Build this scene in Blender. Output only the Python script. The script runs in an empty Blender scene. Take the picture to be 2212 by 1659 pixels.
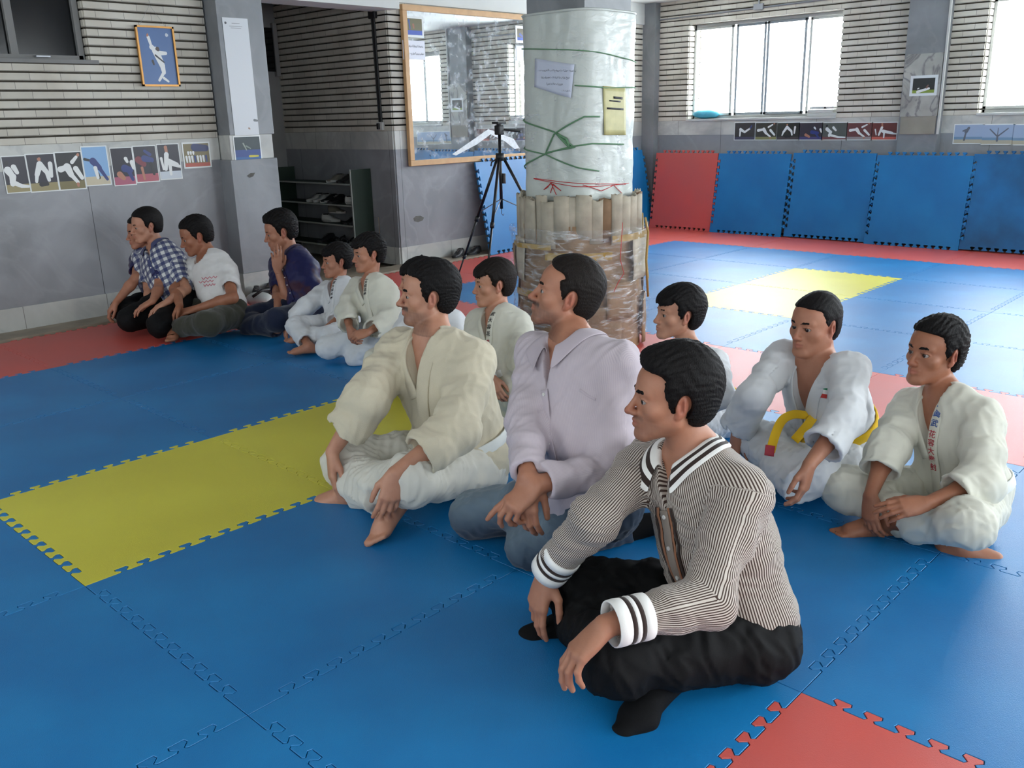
import bpy, bmesh, math, random
import numpy as np
from mathutils import Vector, Matrix, noise
random.seed(7)
sc = bpy.context.scene
COL = sc.collection
# ------------------------------------------------------------------ camera
CP = (-0.94017931, -2.85680216, 1.43486320, -0.80812805, 0.28999613, -0.02712245, 1932.49714)
def cam_axes():
    y, p, r = CP[3:6]
    f = np.array([-math.sin(y)*math.cos(p), math.cos(y)*math.cos(p), -math.sin(p)])
    ri = np.array([math.cos(y), math.sin(y), 0.]); up = np.cross(ri, f)
    c, s = math.cos(r), math.sin(r)
    return c*ri+s*up, -s*ri+c*up, f
RI, UP, FW = cam_axes()
CC = np.array(CP[:3])
def ray(px, py):
    return FW + RI*(px-1106)/CP[6] - UP*(py-829.5)/CP[6]
def hit(px, py, ax, val):
    d = ray(px, py); t = (val-CC[ax])/d[ax]
    return CC + d*t
cd = bpy.data.cameras.new('camera'); cam = bpy.data.objects.new('camera', cd); COL.objects.link(cam)
cd.sensor_fit = 'HORIZONTAL'; cd.sensor_width = 36.0; cd.lens = 36.0*CP[6]/2212.0
cd.clip_start = 0.05; cd.clip_end = 100
cam.matrix_world = Matrix([[RI[0], UP[0], -FW[0], CC[0]], [RI[1], UP[1], -FW[1], CC[1]], [RI[2], UP[2], -FW[2], CC[2]], [0, 0, 0, 1]])
sc.camera = cam
# ------------------------------------------------------------------ sky and window light
wd = bpy.data.worlds.new('sky'); sc.world = wd; wd.use_nodes = True
wn, wl = wd.node_tree.nodes, wd.node_tree.links
bg = wn['Background']; bg.inputs[0].default_value = (0.88, 0.94, 1.0, 1)
wtc = wn.new('ShaderNodeTexCoord'); wsx = wn.new('ShaderNodeSeparateXYZ'); wmr = wn.new('ShaderNodeMapRange')   # overcast sky, brighter on the sun's side (+x)
wl.new(wtc.outputs['Generated'], wsx.inputs[0]); wl.new(wsx.outputs[0], wmr.inputs[0])
wmr.inputs[1].default_value = 0.0; wmr.inputs[2].default_value = .7; wmr.inputs[3].default_value = 5.0; wmr.inputs[4].default_value = 19.0
wl.new(wmr.outputs[0], bg.inputs[1])
def portal(name, loc, rot, sx, sy):
    l = bpy.data.lights.new(name, 'AREA'); l.shape = 'RECTANGLE'; l.size = sx; l.size_y = sy
    l.cycles.is_portal = True
    o = bpy.data.objects.new(name, l); COL.objects.link(o); o.location = loc; o.rotation_euler = rot
    return o
PI = math.pi
FARX, NEARX, LEFTY, RIGHTY, CEIL = 9.25, -4.5, 4.3, -6.0, 2.76
WZ0, WZ1 = 1.35, 2.47
FAR_WINDOWS = [(1.70, 3.67), (-1.75, 0.22), (-4.9, -2.9)]
ADDED_RIGHT_WINDOWS = [(-3.6, -1.2), (-0.2, 2.2), (3.4, 5.8), (6.6, 8.6)]  # out of view; openings added to brighten the room from the camera side
ADDED_NEAR_WINDOWS = [(-4.4, -2.6), (-.8, 1.2), (2.0, 4.0)]  # unseen too; added, their number chosen for light on faces and left wall
for a, b in FAR_WINDOWS: portal('window_portal', (FARX+.26, (a+b)/2, (WZ0+WZ1)/2), (0, PI/2, 0), WZ1-WZ0, b-a)
for a, b in ADDED_RIGHT_WINDOWS: portal('window_portal', ((a+b)/2, RIGHTY-.26, (1.0+WZ1)/2), (PI/2, 0, 0), b-a, WZ1-1.0)
for a, b in ADDED_NEAR_WINDOWS: portal('window_portal', (NEARX-.26, (a+b)/2, (1.0+WZ1)/2), (0, -PI/2, 0), WZ1-1.0, b-a)
vs = sc.view_settings
vs.view_transform = 'Standard'; vs.look = 'None'; vs.gamma = 1.0; vs.use_curve_mapping = False
vs.exposure = 1.02
sc.cycles.max_bounces = 8; sc.cycles.diffuse_bounces = 5; sc.cycles.glossy_bounces = 4
sc.cycles.sample_clamp_indirect = 6.0
sc.cycles.caustics_reflective = False; sc.cycles.caustics_refractive = False
sc.cycles.use_denoising = True

# ------------------------------------------------------------------ materials
def lin(c):
    return tuple(((v/255)/12.92 if v/255 <= .04045 else ((v/255+.055)/1.055)**2.4) for v in c)
MATS = {}
def mat(name, rgb, rough=.6, var=.12, nscale=6.0, bump=0.0, bscale=60.0, sheen=0.0, spec=.5, rgb2=None, detail=4.0, sss=0.0, metal=0.0):
    """noise-mottled principled material; rgb are 0-255 sRGB"""
    if name in MATS: return MATS[name]
    m = bpy.data.materials.new(name); m.use_nodes = True; nt = m.node_tree; N = nt.nodes; L = nt.links
    b = N['Principled BSDF']; b.inputs['Roughness'].default_value = rough
    b.inputs['Specular IOR Level'].default_value = spec; b.inputs['Metallic'].default_value = metal
    if sheen: b.inputs['Sheen Weight'].default_value = sheen
    c = lin(rgb); c2 = lin(rgb2) if rgb2 else tuple(v*(1-var*2) for v in c)
    tc = N.new('ShaderNodeTexCoord'); n = N.new('ShaderNodeTexNoise'); n.inputs['Scale'].default_value = nscale; n.inputs['Detail'].default_value = detail
    L.new(tc.outputs['Object'], n.inputs['Vector'])
    r = N.new('ShaderNodeValToRGB'); r.color_ramp.elements[0].position = .3; r.color_ramp.elements[1].position = .7
    r.color_ramp.elements[0].color = (*c2, 1); r.color_ramp.elements[1].color = (*c, 1)
    L.new(n.outputs['Fac'], r.inputs[0]); L.new(r.outputs[0], b.inputs['Base Color'])
    if sss:
        b.inputs['Subsurface Weight'].default_value = sss; b.inputs['Subsurface Radius'].default_value = (.012, .004, .002); b.inputs['Subsurface Scale'].default_value = 1.0
    if bump:
        n2 = N.new('ShaderNodeTexNoise'); n2.inputs['Scale'].default_value = bscale; n2.inputs['Detail'].default_value = 3
        L.new(tc.outputs['Object'], n2.inputs['Vector'])
        bp = N.new('ShaderNodeBump'); bp.inputs['Strength'].default_value = bump; bp.inputs['Distance'].default_value = .004
        L.new(n2.outputs['Fac'], bp.inputs['Height']); L.new(bp.outputs[0], b.inputs['Normal'])
    MATS[name] = m
    return m
def marble(name, rgb, vein, rough=.35, scale=2.2, amt=.5, tile=None, joint=(90, 90, 92)):
    m = bpy.data.materials.new(name); m.use_nodes = True; nt = m.node_tree; N = nt.nodes; L = nt.links
    b = N['Principled BSDF']; b.inputs['Roughness'].default_value = rough
    tc = N.new('ShaderNodeTexCoord')
    n1 = N.new('ShaderNodeTexNoise'); n1.inputs['Scale'].default_value = scale; n1.inputs['Detail'].default_value = 8; n1.inputs['Distortion'].default_value = .8
    n2 = N.new('ShaderNodeTexNoise'); n2.inputs['Scale'].default_value = scale*.8; n2.inputs['Detail'].default_value = 6; n2.inputs['Distortion'].default_value = 1.6
    L.new(tc.outputs['Object'], n1.inputs['Vector']); L.new(tc.outputs['Object'], n2.inputs['Vector'])
    s = N.new('ShaderNodeMath'); s.operation = 'SUBTRACT'; s.inputs[1].default_value = .5; L.new(n2.outputs['Fac'], s.inputs[0])
    a = N.new('ShaderNodeMath'); a.operation = 'ABSOLUTE'; L.new(s.outputs[0], a.inputs[0])
    r2 = N.new('ShaderNodeValToRGB'); r2.color_ramp.elements[0].position = 0; r2.color_ramp.elements[1].position = .05
    r2.color_ramp.elements[0].color = (amt, amt, amt, 1); r2.color_ramp.elements[1].color = (0, 0, 0, 1); L.new(a.outputs[0], r2.inputs[0])
    r1 = N.new('ShaderNodeValToRGB'); r1.color_ramp.elements[0].position = .35; r1.color_ramp.elements[1].position = .7
    c = lin(rgb); r1.color_ramp.elements[0].color = (*[v*.68 for v in c], 1); r1.color_ramp.elements[1].color = (*c, 1)
    L.new(n1.outputs['Fac'], r1.inputs[0])
    mx = N.new('ShaderNodeMix'); mx.data_type = 'RGBA'; L.new(r2.outputs[0], mx.inputs[0]); L.new(r1.outputs[0], mx.inputs[6])
    mx.inputs[7].default_value = (*lin(vein), 1)
    out = mx.outputs[2]
    if tile:
        br = N.new('ShaderNodeTexBrick'); br.offset = 0.0; br.inputs['Scale'].default_value = 1.0
        br.inputs['Brick Width'].default_value = tile[0]; br.inputs['Row Height'].default_value = tile[1]; br.inputs['Mortar Size'].default_value = .0025
        sx = N.new('ShaderNodeSeparateXYZ'); L.new(tc.outputs['Object'], sx.inputs[0])
        ad = N.new('ShaderNodeMath'); ad.operation = 'ADD'; L.new(sx.outputs[0], ad.inputs[0]); L.new(sx.outputs[1], ad.inputs[1])
        cb = N.new('ShaderNodeCombineXYZ'); L.new(ad.outputs[0], cb.inputs[0]); L.new(sx.outputs[2], cb.inputs[1]); L.new(cb.outputs[0], br.inputs['Vector'])
        m2 = N.new('ShaderNodeMix'); m2.data_type = 'RGBA'; L.new(br.outputs['Fac'], m2.inputs[0]); L.new(out, m2.inputs[6]); m2.inputs[7].default_value = (*lin(joint), 1)
        out = m2.outputs[2]
    L.new(out, b.inputs['Base Color'])
    return m
def brickmat(name, rgb):
    m = bpy.data.materials.new(name); m.use_nodes = True; nt = m.node_tree; N = nt.nodes; L = nt.links
    b = N['Principled BSDF']; b.inputs['Roughness'].default_value = .75
    tc = N.new('ShaderNodeTexCoord'); sx = N.new('ShaderNodeSeparateXYZ'); L.new(tc.outputs['Object'], sx.inputs[0])
    ad = N.new('ShaderNodeMath'); ad.operation = 'ADD'; L.new(sx.outputs[0], ad.inputs[0]); L.new(sx.outputs[1], ad.inputs[1])
    cb = N.new('ShaderNodeCombineXYZ'); L.new(ad.outputs[0], cb.inputs[0]); L.new(sx.outputs[2], cb.inputs[1])
    br = N.new('ShaderNodeTexBrick'); br.inputs['Scale'].default_value = 1.0; br.inputs['Brick Width'].default_value = .215; br.inputs['Row Height'].default_value = .0635
    br.inputs['Mortar Size'].default_value = .0018; br.inputs['Mortar Smooth'].default_value = .2; br.offset = .5; br.squash = 1
    c = lin(rgb); br.inputs['Color1'].default_value = (*c, 1); br.inputs['Color2'].default_value = (*[v*.86 for v in c], 1); br.inputs['Mortar'].default_value = (*[v*.30 for v in c], 1)
    L.new(cb.outputs[0], br.inputs['Vector'])
    n = N.new('ShaderNodeTexNoise'); n.inputs['Scale'].default_value = 3; n.inputs['Detail'].default_value = 6; L.new(tc.outputs['Object'], n.inputs['Vector'])
    r = N.new('ShaderNodeValToRGB'); r.color_ramp.elements[0].position = .3; r.color_ramp.elements[0].color = (.78, .76, .73, 1); r.color_ramp.elements[1].position = .65; r.color_ramp.elements[1].color = (1, 1, 1, 1)
    L.new(n.outputs['Fac'], r.inputs[0])
    mx = N.new('ShaderNodeMix'); mx.data_type = 'RGBA'; mx.blend_type = 'MULTIPLY'; mx.inputs[0].default_value = 1
    L.new(br.outputs['Color'], mx.inputs[6]); L.new(r.outputs[0], mx.inputs[7]); L.new(mx.outputs[2], b.inputs['Base Color'])
    return m
M_BRICK = brickmat('painted_brick', (216, 212, 200))
M_GROUT = mat('grout', (72, 66, 56), .95, .2, 20)
M_GMARB = marble('grey_marble', (152, 154, 158), (176, 178, 182), .38, 1.4, .18, (1.55, 9.0), (70, 72, 76))
M_GMARB2 = marble('grey_marble_pier', (140, 144, 148), (152, 154, 158), .4, 1.8, .2)
M_WMARB = marble('white_marble', (205, 206, 200), (150, 152, 154), .35, 1.5, .40, (.62, 9.0), (120, 118, 112))
M_PLAST = mat('white_plaster', (214, 216, 212), .9, .05, 2)
M_CONC = mat('grey_plaster', (138, 138, 136), .85, .1, 2)
M_STONE = mat('brown_stone', (150, 138, 120), .5, .2, 5)
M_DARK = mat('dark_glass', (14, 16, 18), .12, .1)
M_FRAME = mat('window_frame_paint', (196, 198, 194), .5, .05)
M_FRAME2 = mat('window_sash_metal', (150, 158, 164), .4, .05)
M_BLACK = mat('black_metal', (16, 16, 18), .35, .1)
M_BLACKP = mat('black_plastic', (20, 20, 22), .5, .1)
M_GREY = mat('grey_metal', (150, 152, 156), .35, .05, metal=.6)
def foam(name, rgb, rgb2, rough=.42):
    m = mat(name, rgb, rough, 0, 1.9, .25, 420, rgb2=rgb2, spec=.5, detail=7); return m
M_BLUE = foam('blue_foam', (20, 122, 182), (12, 102, 162))
M_RED = foam('red_foam', (206, 84, 74), (190, 88, 82))
M_YEL = foam('yellow_foam', (206, 200, 66), (196, 188, 60))
M_BLUEW = foam('worn_blue_foam', (22, 118, 182), (18, 70, 108))
def glass():
    m = bpy.data.materials.new('window_glass'); m.use_nodes = True; N = m.node_tree.nodes; L = m.node_tree.links
    for n in list(N): N.remove(n)
    o = N.new('ShaderNodeOutputMaterial'); t = N.new('ShaderNodeBsdfTransparent'); t.inputs[0].default_value = (.97, .98, .98, 1)
    g = N.new('ShaderNodeBsdfGlossy'); g.inputs['Roughness'].default_value = .02; mx = N.new('ShaderNodeMixShader'); mx.inputs[0].default_value = .05
    L.new(t.outputs[0], mx.inputs[1]); L.new(g.outputs[0], mx.inputs[2]); L.new(mx.outputs[0], o.inputs[0]); return m
M_GLASS = glass()

# ------------------------------------------------------------------ mesh helpers
def obj(name, bm, m, parent=None, smooth=False):
    me = bpy.data.meshes.new(name)
    bmesh.ops.recalc_face_normals(bm, faces=bm.faces[:])
    bm.to_mesh(me); bm.free()
    if smooth:
        for p in me.polygons: p.use_smooth = True
    for q in (m if isinstance(m, (list, tuple)) else [m]): me.materials.append(q)
    o = bpy.data.objects.new(name, me); COL.objects.link(o)
    if parent: o.parent = parent
    return o
def tag(o, label=None, cat=None, group=None, kind=None):
    if label: o['label'] = label
    if cat: o['category'] = cat
    if group: o['group'] = group
    if kind: o['kind'] = kind
    return o
def empty(name, loc, label, cat, group=None, rz=0):
    o = bpy.data.objects.new(name, None); COL.objects.link(o); o.location = loc; o.rotation_euler = (0, 0, rz); o.empty_display_size = .1
    return tag(o, label, cat, group)
def box(bm, x0, y0, z0, x1, y1, z1, bev=0):
    vs = [bm.verts.new(p) for p in ((x0, y0, z0), (x1, y0, z0), (x1, y1, z0), (x0, y1, z0), (x0, y0, z1), (x1, y0, z1), (x1, y1, z1), (x0, y1, z1))]
    fs = [bm.faces.new([vs[i] for i in f]) for f in ((0, 3, 2, 1), (4, 5, 6, 7), (0, 1, 5, 4), (1, 2, 6, 5), (2, 3, 7, 6), (3, 0, 4, 7))]
    if bev:
        es = set(e for f in fs for e in f.edges); bmesh.ops.bevel(bm, geom=list(es), offset=bev, segments=2, affect='EDGES', profile=.5)
    return vs
def bx(*a, bev=0):
    bm = bmesh.new(); box(bm, *a, bev=bev); return bm
def tube(bm, pts, r, n=8, cap=True, closed=False):
    pts = [Vector(p) for p in pts]; rs = r if isinstance(r, (list, tuple)) else [r]*len(pts)
    rings = []; prev = None
    for i, p in enumerate(pts):
        t = (pts[min(i+1, len(pts)-1)]-pts[max(i-1, 0)])
        if t.length < 1e-9: t = Vector((0, 0, 1))
        t.normalize()
        if prev is None: a = t.orthogonal().normalized()
        else:
            a = prev - t*prev.dot(t); a = a.normalized() if a.length > 1e-6 else t.orthogonal().normalized()
        prev = a; b = t.cross(a)
        rings.append([bm.verts.new(p+(a*math.cos(2*PI*k/n)+b*math.sin(2*PI*k/n))*rs[i]) for k in range(n)])
    for i in range(len(rings)-1):
        for k in range(n): bm.faces.new((rings[i][k], rings[i][(k+1) % n], rings[i+1][(k+1) % n], rings[i+1][k]))
    if cap: bm.faces.new(rings[0][::-1]); bm.faces.new(rings[-1])
    return rings
def tb(pts, r, n=8):
    bm = bmesh.new(); tube(bm, pts, r, n); return bm

# ------------------------------------------------------------------ jigsaw mats
TABS = 13; TA = .0175
def edge_profile():
    raw = []
    for k in range(1, TABS-1):
        for s, o in ((.32, -1), (.40, -.55), (.20, .35), (.24, 1), (.76, 1), (.80, .35), (.60, -.55), (.68, -1)):
            raw.append(((k+s)/TABS, o*TA))
    return raw
EP = edge_profile()
def tile_mesh(name, m, h=.025, gap=.0013):
    b = [(-TA, -TA)]
    P = [(s, o) for s, o in EP[0:]]
    bottom = [(s, o) for s, o in P]; right = [(1+o, s) for s, o in P]; top = [(s, 1+o) for s, o in P][::-1]; left = [(o, s) for s, o in P][::-1]
    poly = [(-TA, -TA)]+bottom+[(1-TA, -TA)]+right+[(1-TA, 1-TA)]+top+[(-TA, 1-TA)]+left
    n = len(poly)
    def inset(g):
        out = []
        for i in range(n):
            p0, p, p1 = Vector(poly[i-1]), Vector(poly[i]), Vector(poly[(i+1) % n])
            a = (p-p0).normalized(); c = (p1-p).normalized(); nn = Vector((-(a.y+c.y), a.x+c.x))
            nn = nn.normalized() if nn.length > 1e-6 else Vector((-a.y, a.x)); out.append(p+nn*g)
        return out
    bm = bmesh.new(); o0 = inset(gap); o1 = inset(gap+.0012)
    r0 = [bm.verts.new((p.x, p.y, 0)) for p in o0]; r1 = [bm.verts.new((p.x, p.y, h-.0015)) for p in o0]; r2 = [bm.verts.new((p.x, p.y, h)) for p in o1]
    for A, B in ((r0, r1), (r1, r2)):
        for i in range(n): bm.faces.new((A[i], A[(i+1) % n], B[(i+1) % n], B[i]))
    bm.faces.new(r2); bm.faces.new(r0[::-1])
    me = bpy.data.meshes.new(name); bm.to_mesh(me); bm.free(); me.materials.append(m)
    return me
TM = {'blue': tile_mesh('floor_mat', M_BLUE), 'red': tile_mesh('floor_mat', M_RED), 'yellow': tile_mesh('floor_mat', M_YEL)}
def tile_colour(u, v):
    if v == -4 or u == 8 or u == 3: return 'red'
    if v == -1 and u in (0, 1, 5, 6): return 'yellow'
    if (u, v) == (0, 2): return 'red'
    if v == 3: return 'red'
    return 'blue'
def nth(n): return ('first', 'second', 'third', 'fourth', 'fifth', 'sixth', 'seventh', 'eighth', 'ninth', 'tenth')[n]
for u in range(-2, 9):
    for v in range(-4, 4):
        c = tile_colour(u, v)
        # skip the ones the photo shows nothing of
        ctr = np.array([u+.5, -v-.5, 0.]); vis = False
        for a in (0, .5, 1):
            for b_ in (0, .5, 1):
                d = np.array([u+a, -v-b_, .02])-CC; dz = d@FW
                if dz > .1:
                    x = 1106+CP[6]*(d@RI)/dz; y = 829.5-CP[6]*(d@UP)/dz
                    if -40 < x < 2252 and -40 < y < 1700: vis = True
        if not vis: continue
        o = bpy.data.objects.new('floor_mat', TM[c]); COL.objects.link(o)
        o.location = (u, -v-1, -.025)
        row = 'first row' if v == -4 else nth(v+4)+' row'
        far = 'nearest the window wall' if u == 8 else '%s from the window wall' % nth(8-u)
        tag(o, '%s foam floor mat, %s from the photo wall, %s' % (c, row, far), 'floor mat', 'interlocking foam floor mats')

# ------------------------------------------------------------------ room shell
def struct(name, bm, m, smooth=False):
    return tag(obj(name, bm, m, None, smooth), kind='structure')
struct('floor', bx(NEARX-.1, RIGHTY-.1, -.12, FARX+.1, 6.4, -.0255), M_STONE)
struct('ceiling', bx(NEARX-.3, RIGHTY-.3, CEIL, FARX+.3, 6.6, CEIL+.1), M_PLAST)
CH = .0635; BZ0 = 1.33
def courses(bm, axis, plane, sgn, a, b, holes=(), z0=BZ0, z1=CEIL, d=.014):
    """painted brick courses standing proud of the grout; holes = (a0,a1,z0,z1)"""
    k = 0; z = z0
    while z < z1-.01:
        zt = min(z+CH-.0135, z1)
        segs = [(a, b)]
        for h0, h1, hz0, hz1 in holes:
            if zt > hz0+.004 and z < hz1-.004:
                ns = []
                for s0, s1 in segs:
                    if h0 > s0: ns.append((s0, min(h0, s1)))
                    if h1 < s1: ns.append((max(h1, s0), s1))
                segs = [q for q in ns if q[1]-q[0] > .01]
        for s0, s1 in segs:
            if axis == 'x': box(bm, s0, min(plane, plane+sgn*d), z, s1, max(plane, plane+sgn*d), zt)
            else: box(bm, min(plane, plane+sgn*d), s0, z, max(plane, plane+sgn*d), s1, zt)
        z += CH
def wall(name, axis, plane, sgn, a, b, holes=(), th=.28, low=True, brick=True):
    """sgn = direction the wall faces along its normal"""
    bm = bmesh.new()
    cuts = sorted(set([a, b]+[h for q in holes for h in q[:2]]))
    for c0, c1 in zip(cuts[:-1], cuts[1:]):
        mid = (c0+c1)/2; hz = [q for q in holes if q[0] < mid < q[1]]
        zs = [(-.05, CEIL)] if not hz else [(-.05, hz[0][2]), (hz[0][3], CEIL)]
        for z0, z1 in zs:
            p0, p1 = sorted((plane, plane-sgn*th))
            if axis == 'x': box(bm, c0, p0, z0, c1, p1, z1)
            else: box(bm, p0, c0, z0, p1, c1, z1)
    w = struct(name, bm, M_GROUT if brick else M_CONC)
    if brick:
        bm = bmesh.new(); courses(bm, axis, plane, sgn, a, b, holes)
        for q in holes:   # brick reveals at the sides of the openings
            z = BZ0
            while z < q[3]-.01:
                if z > q[2]-.05:
                    for e, s2 in ((q[0], 1), (q[1], -1)):
                        za, zb = max(z, q[2]), min(z+CH-.0135, q[3])
                        if zb-za > .01:
                            e0, e1 = sorted((e, e+s2*.012)); p0, p1 = sorted((plane, plane-sgn*.16))
                            if axis == 'x': box(bm, e0, p0, za, e1, p1, zb)
                            else: box(bm, p0, e0, za, p1, e1, zb)
                z += CH
        tag(obj('brick_facing', bm, M_BRICK, w))
    if low:
        for nm, z0, z1, d, m in (('skirting', .0, .18, .02, M_WMARB), ('marble_cladding', .18, 1.155, .014, M_GMARB), ('marble_band', 1.155, 1.33, .016, M_WMARB)):
            bm = bmesh.new(); p0, p1 = sorted((plane, plane+sgn*d))
            if axis == 'x': box(bm, a, p0, z0, b, p1, z1)
            else: box(bm, p0, a, z0, p1, b, z1)
            obj(nm, bm, m, w)
    return w
wall('wall_left', 'x', LEFTY, -1, NEARX, 3.04, [(.2, 2.08, 1.91, CEIL-.02)], th=.18)
wall('wall_mirror', 'x', LEFTY, -1, 4.95, FARX, th=.18)
wall('wall_far', 'y', FARX, -1, RIGHTY, 4.5, [(a, b, WZ0, WZ1) for a, b in FAR_WINDOWS])
wall('wall_passage_side', 'y', 4.95, -1, 4.3, 6.4, th=.3)
wall('wall_passage_back', 'x', 6.2, -1, 2.0, 5.2, th=.1, brick=False, low=False)
wall('wall_right', 'x', RIGHTY, 1, NEARX, FARX, [(a, b, 1.0, WZ1) for a, b in ADDED_RIGHT_WINDOWS], low=False, brick=False)
wall('wall_back', 'y', NEARX, 1, RIGHTY, 4.5, [(a, b, 1.0, WZ1) for a, b in ADDED_NEAR_WINDOWS], low=False, brick=False)
struct('wall_passage_inner', bx(3.0, 4.5, 0, 3.3, 6.2, CEIL), M_CONC)
struct('trim_1', bx(3.3, 4.14, 2.44, 4.985, 4.46, CEIL), M_PLAST)       # lintel over the passage
struct('trim_2', bx(4.985, 4.262, 2.515, FARX, 4.30, CEIL), M_PLAST)       # plaster band above the mirror
struct('trim_3', bx(NEARX, 4.03, -.0255, 4.95, 4.3, .012, bev=.004), M_STONE)   # stone kerb between mats and wall
struct('trim_4', bx(4.95, 4.03, -.0255, FARX, 4.3, .012, bev=.004), M_STONE)
# marble pier beside the passage
bm = bmesh.new(); box(bm, 3.02, 4.09, 0, 3.5, 4.5, .2); w = struct('wall_pier', bm, M_WMARB)
obj('marble_slab', bx(3.03, 4.10, .2, 3.475, 4.5, 1.15, bev=.003), M_GMARB2, w)
obj('marble_slab', bx(3.05, 4.115, 1.15, 3.455, 4.5, 1.35, bev=.003), M_WMARB, w)
obj('marble_slab', bx(3.055, 4.11, 1.35, 3.475, 4.5, CEIL, bev=.003), M_GMARB2, w)
# pier on the window wall
bm = bmesh.new(); box(bm, 9.12, .55, 0, FARX, .95, CEIL); w = struct('wall_far_pier', bm, M_GMARB2)
obj('marble_slab', bx(9.105, .56, 1.33, 9.12, .94, 1.95), marble('veined_marble', (176, 176, 170), (110, 110, 112), .4, 3.0, .9), w)
obj('marble_slab', bx(9.108, .57, 1.15, 9.12, .93, 1.33), mat('beige_stone', (150, 146, 134), .6, .1, 5), w)
obj('edge_strip', bx(9.10, .53, 1.15, 9.125, .55, CEIL), M_FRAME, w)
# corner pier far left of the window wall
struct('trim_5', bx(9.13, 4.1, 0, FARX, 4.3, CEIL), M_GMARB2)

# ------------------------------------------------------------------ windows
def window(n, axis, plane, sgn, a, b, z0, z1, mull, bars=False, sill=True, m=M_FRAME):
    w = bpy.data.objects.new('window_%d' % n, None); COL.objects.link(w); w['kind'] = 'structure'
    w.location = ((a+b)/2, plane, z0) if axis == 'x' else (plane, (a+b)/2, z0)
    L0 = Vector(w.location)
    def B(s0, s1, zz0, zz1, d0, d1):
        p0, p1 = sorted((plane-sgn*d0, plane-sgn*d1)); bm = bmesh.new()
        if axis == 'x': box(bm, s0-L0.x, p0-L0.y, zz0-L0.z, s1-L0.x, p1-L0.y, zz1-L0.z, bev=.003)
        else: box(bm, p0-L0.x, s0-L0.y, zz0-L0.z, p1-L0.x, s1-L0.y, zz1-L0.z, bev=.003)
        return bm
    def J(*bs):
        bm = bmesh.new()
        for q in bs:
            me = bpy.data.meshes.new('t'); q.to_mesh(me); q.free(); bm.from_mesh(me); bpy.data.meshes.remove(me)
        return bm
    t = .035
    obj('window_frame', J(B(a, b, z0, z0+t, .12, .18), B(a, b, z1-t, z1, .12, .18), B(a, a+t, z0, z1, .12, .18), B(b-t, b, z0, z1, .12, .18)), m, w)
    xs = [a]+list(mull)+[b]
    for i in range(len(xs)-1):
        c, d = xs[i]+.012, xs[i+1]-.012; q = .03; of = .11 if i % 2 else .135
        mm = M_FRAME2 if 0 < i < len(xs)-2 else m
        f = obj('sash', J(B(c, d, z0+t, z0+t+q, of, of+.03), B(c, d, z1-t-q, z1-t, of, of+.03), B(c, c+q, z0+t, z1-t, of, of+.03), B(d-q, d, z0+t, z1-t, of, of+.03)), mm, w)
        obj('pane', B(c+q, d-q, z0+t+q, z1-t-q, of+.012, of+.016), M_DARK if m is M_CONC else M_GLASS, f)
    if bars:
        for i in range(7):
            z = z0+.1+i*(z1-z0-.1)/7
            obj('grille_bar', B(a, b, z, z+.008, .235, .245), M_GREY, w)
    if sill: obj('sill', B(a, b, z0-.025, z0, -.03, .12), M_FRAME, w)
    return w
window(1, 'y', FARX, -1, 1.70, 3.67, WZ0, WZ1, (2.16, 2.68, 3.10), bars=True)
window(2, 'y', FARX, -1, -1.75, .22, WZ0, WZ1, (-1.2, -.75, -.3), bars=True)
window(3, 'y', FARX, -1, -4.9, -2.9, WZ0, WZ1, (-4.4, -3.9, -3.4), bars=True)
for i, (a, b) in enumerate(ADDED_RIGHT_WINDOWS): window(4+i, 'x', RIGHTY, 1, a, b, 1.0, WZ1, (a+.8, a+1.6))  # frames for the added openings in the unseen right wall
for i, (a, b) in enumerate(ADDED_NEAR_WINDOWS): window(8+i, 'y', NEARX, 1, a, b, 1.0, WZ1, (a+.8, a+1.6))  # frames for the added light openings behind the camera
# dark interior window high on the photo wall
w = bpy.data.objects.new('window_11', None); COL.objects.link(w); w['kind'] = 'structure'
bm = bmesh.new()
for q in ((.2, 4.34, 1.92, 2.05, 4.40, 1.955), (2.02, 4.34, 1.92, 2.06, 4.40, CEIL-.02), (1.55, 4.34, 1.955, 1.6, 4.39, CEIL-.02), (.95, 4.34, 1.955, 1.0, 4.39, CEIL-.02)): box(bm, *q)
obj('window_frame', bm, M_CONC, w)
obj('pane', bx(.2, 4.375, 1.93, 2.04, 4.38, CEIL-.02), M_DARK, w)
obj('sill', bx(.2, 4.285, 1.895, 2.14, 4.345, 1.925, bev=.004), M_CONC, w)
obj('window_handle', bx(1.70, 4.30, 1.935, 1.80, 4.345, 1.95, bev=.003), M_GREY, w)
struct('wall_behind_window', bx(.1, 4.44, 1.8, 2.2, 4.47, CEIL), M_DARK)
# dark glazed opening at the end of the passage
w = bpy.data.objects.new('window_12', None); COL.objects.link(w); w['kind'] = 'structure'
obj('pane', bx(4.3, 6.17, 1.98, 4.88, 6.19, 2.43), M_DARK, w)
obj('window_frame', bx(4.88, 6.15, 1.93, 4.93, 6.2, 2.48, bev=.003), M_CONC, w)
M_RED_C = mat('red_thread', (190, 40, 44), .7); M_INK = mat('black_ink', (26, 26, 34), .6)
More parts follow.
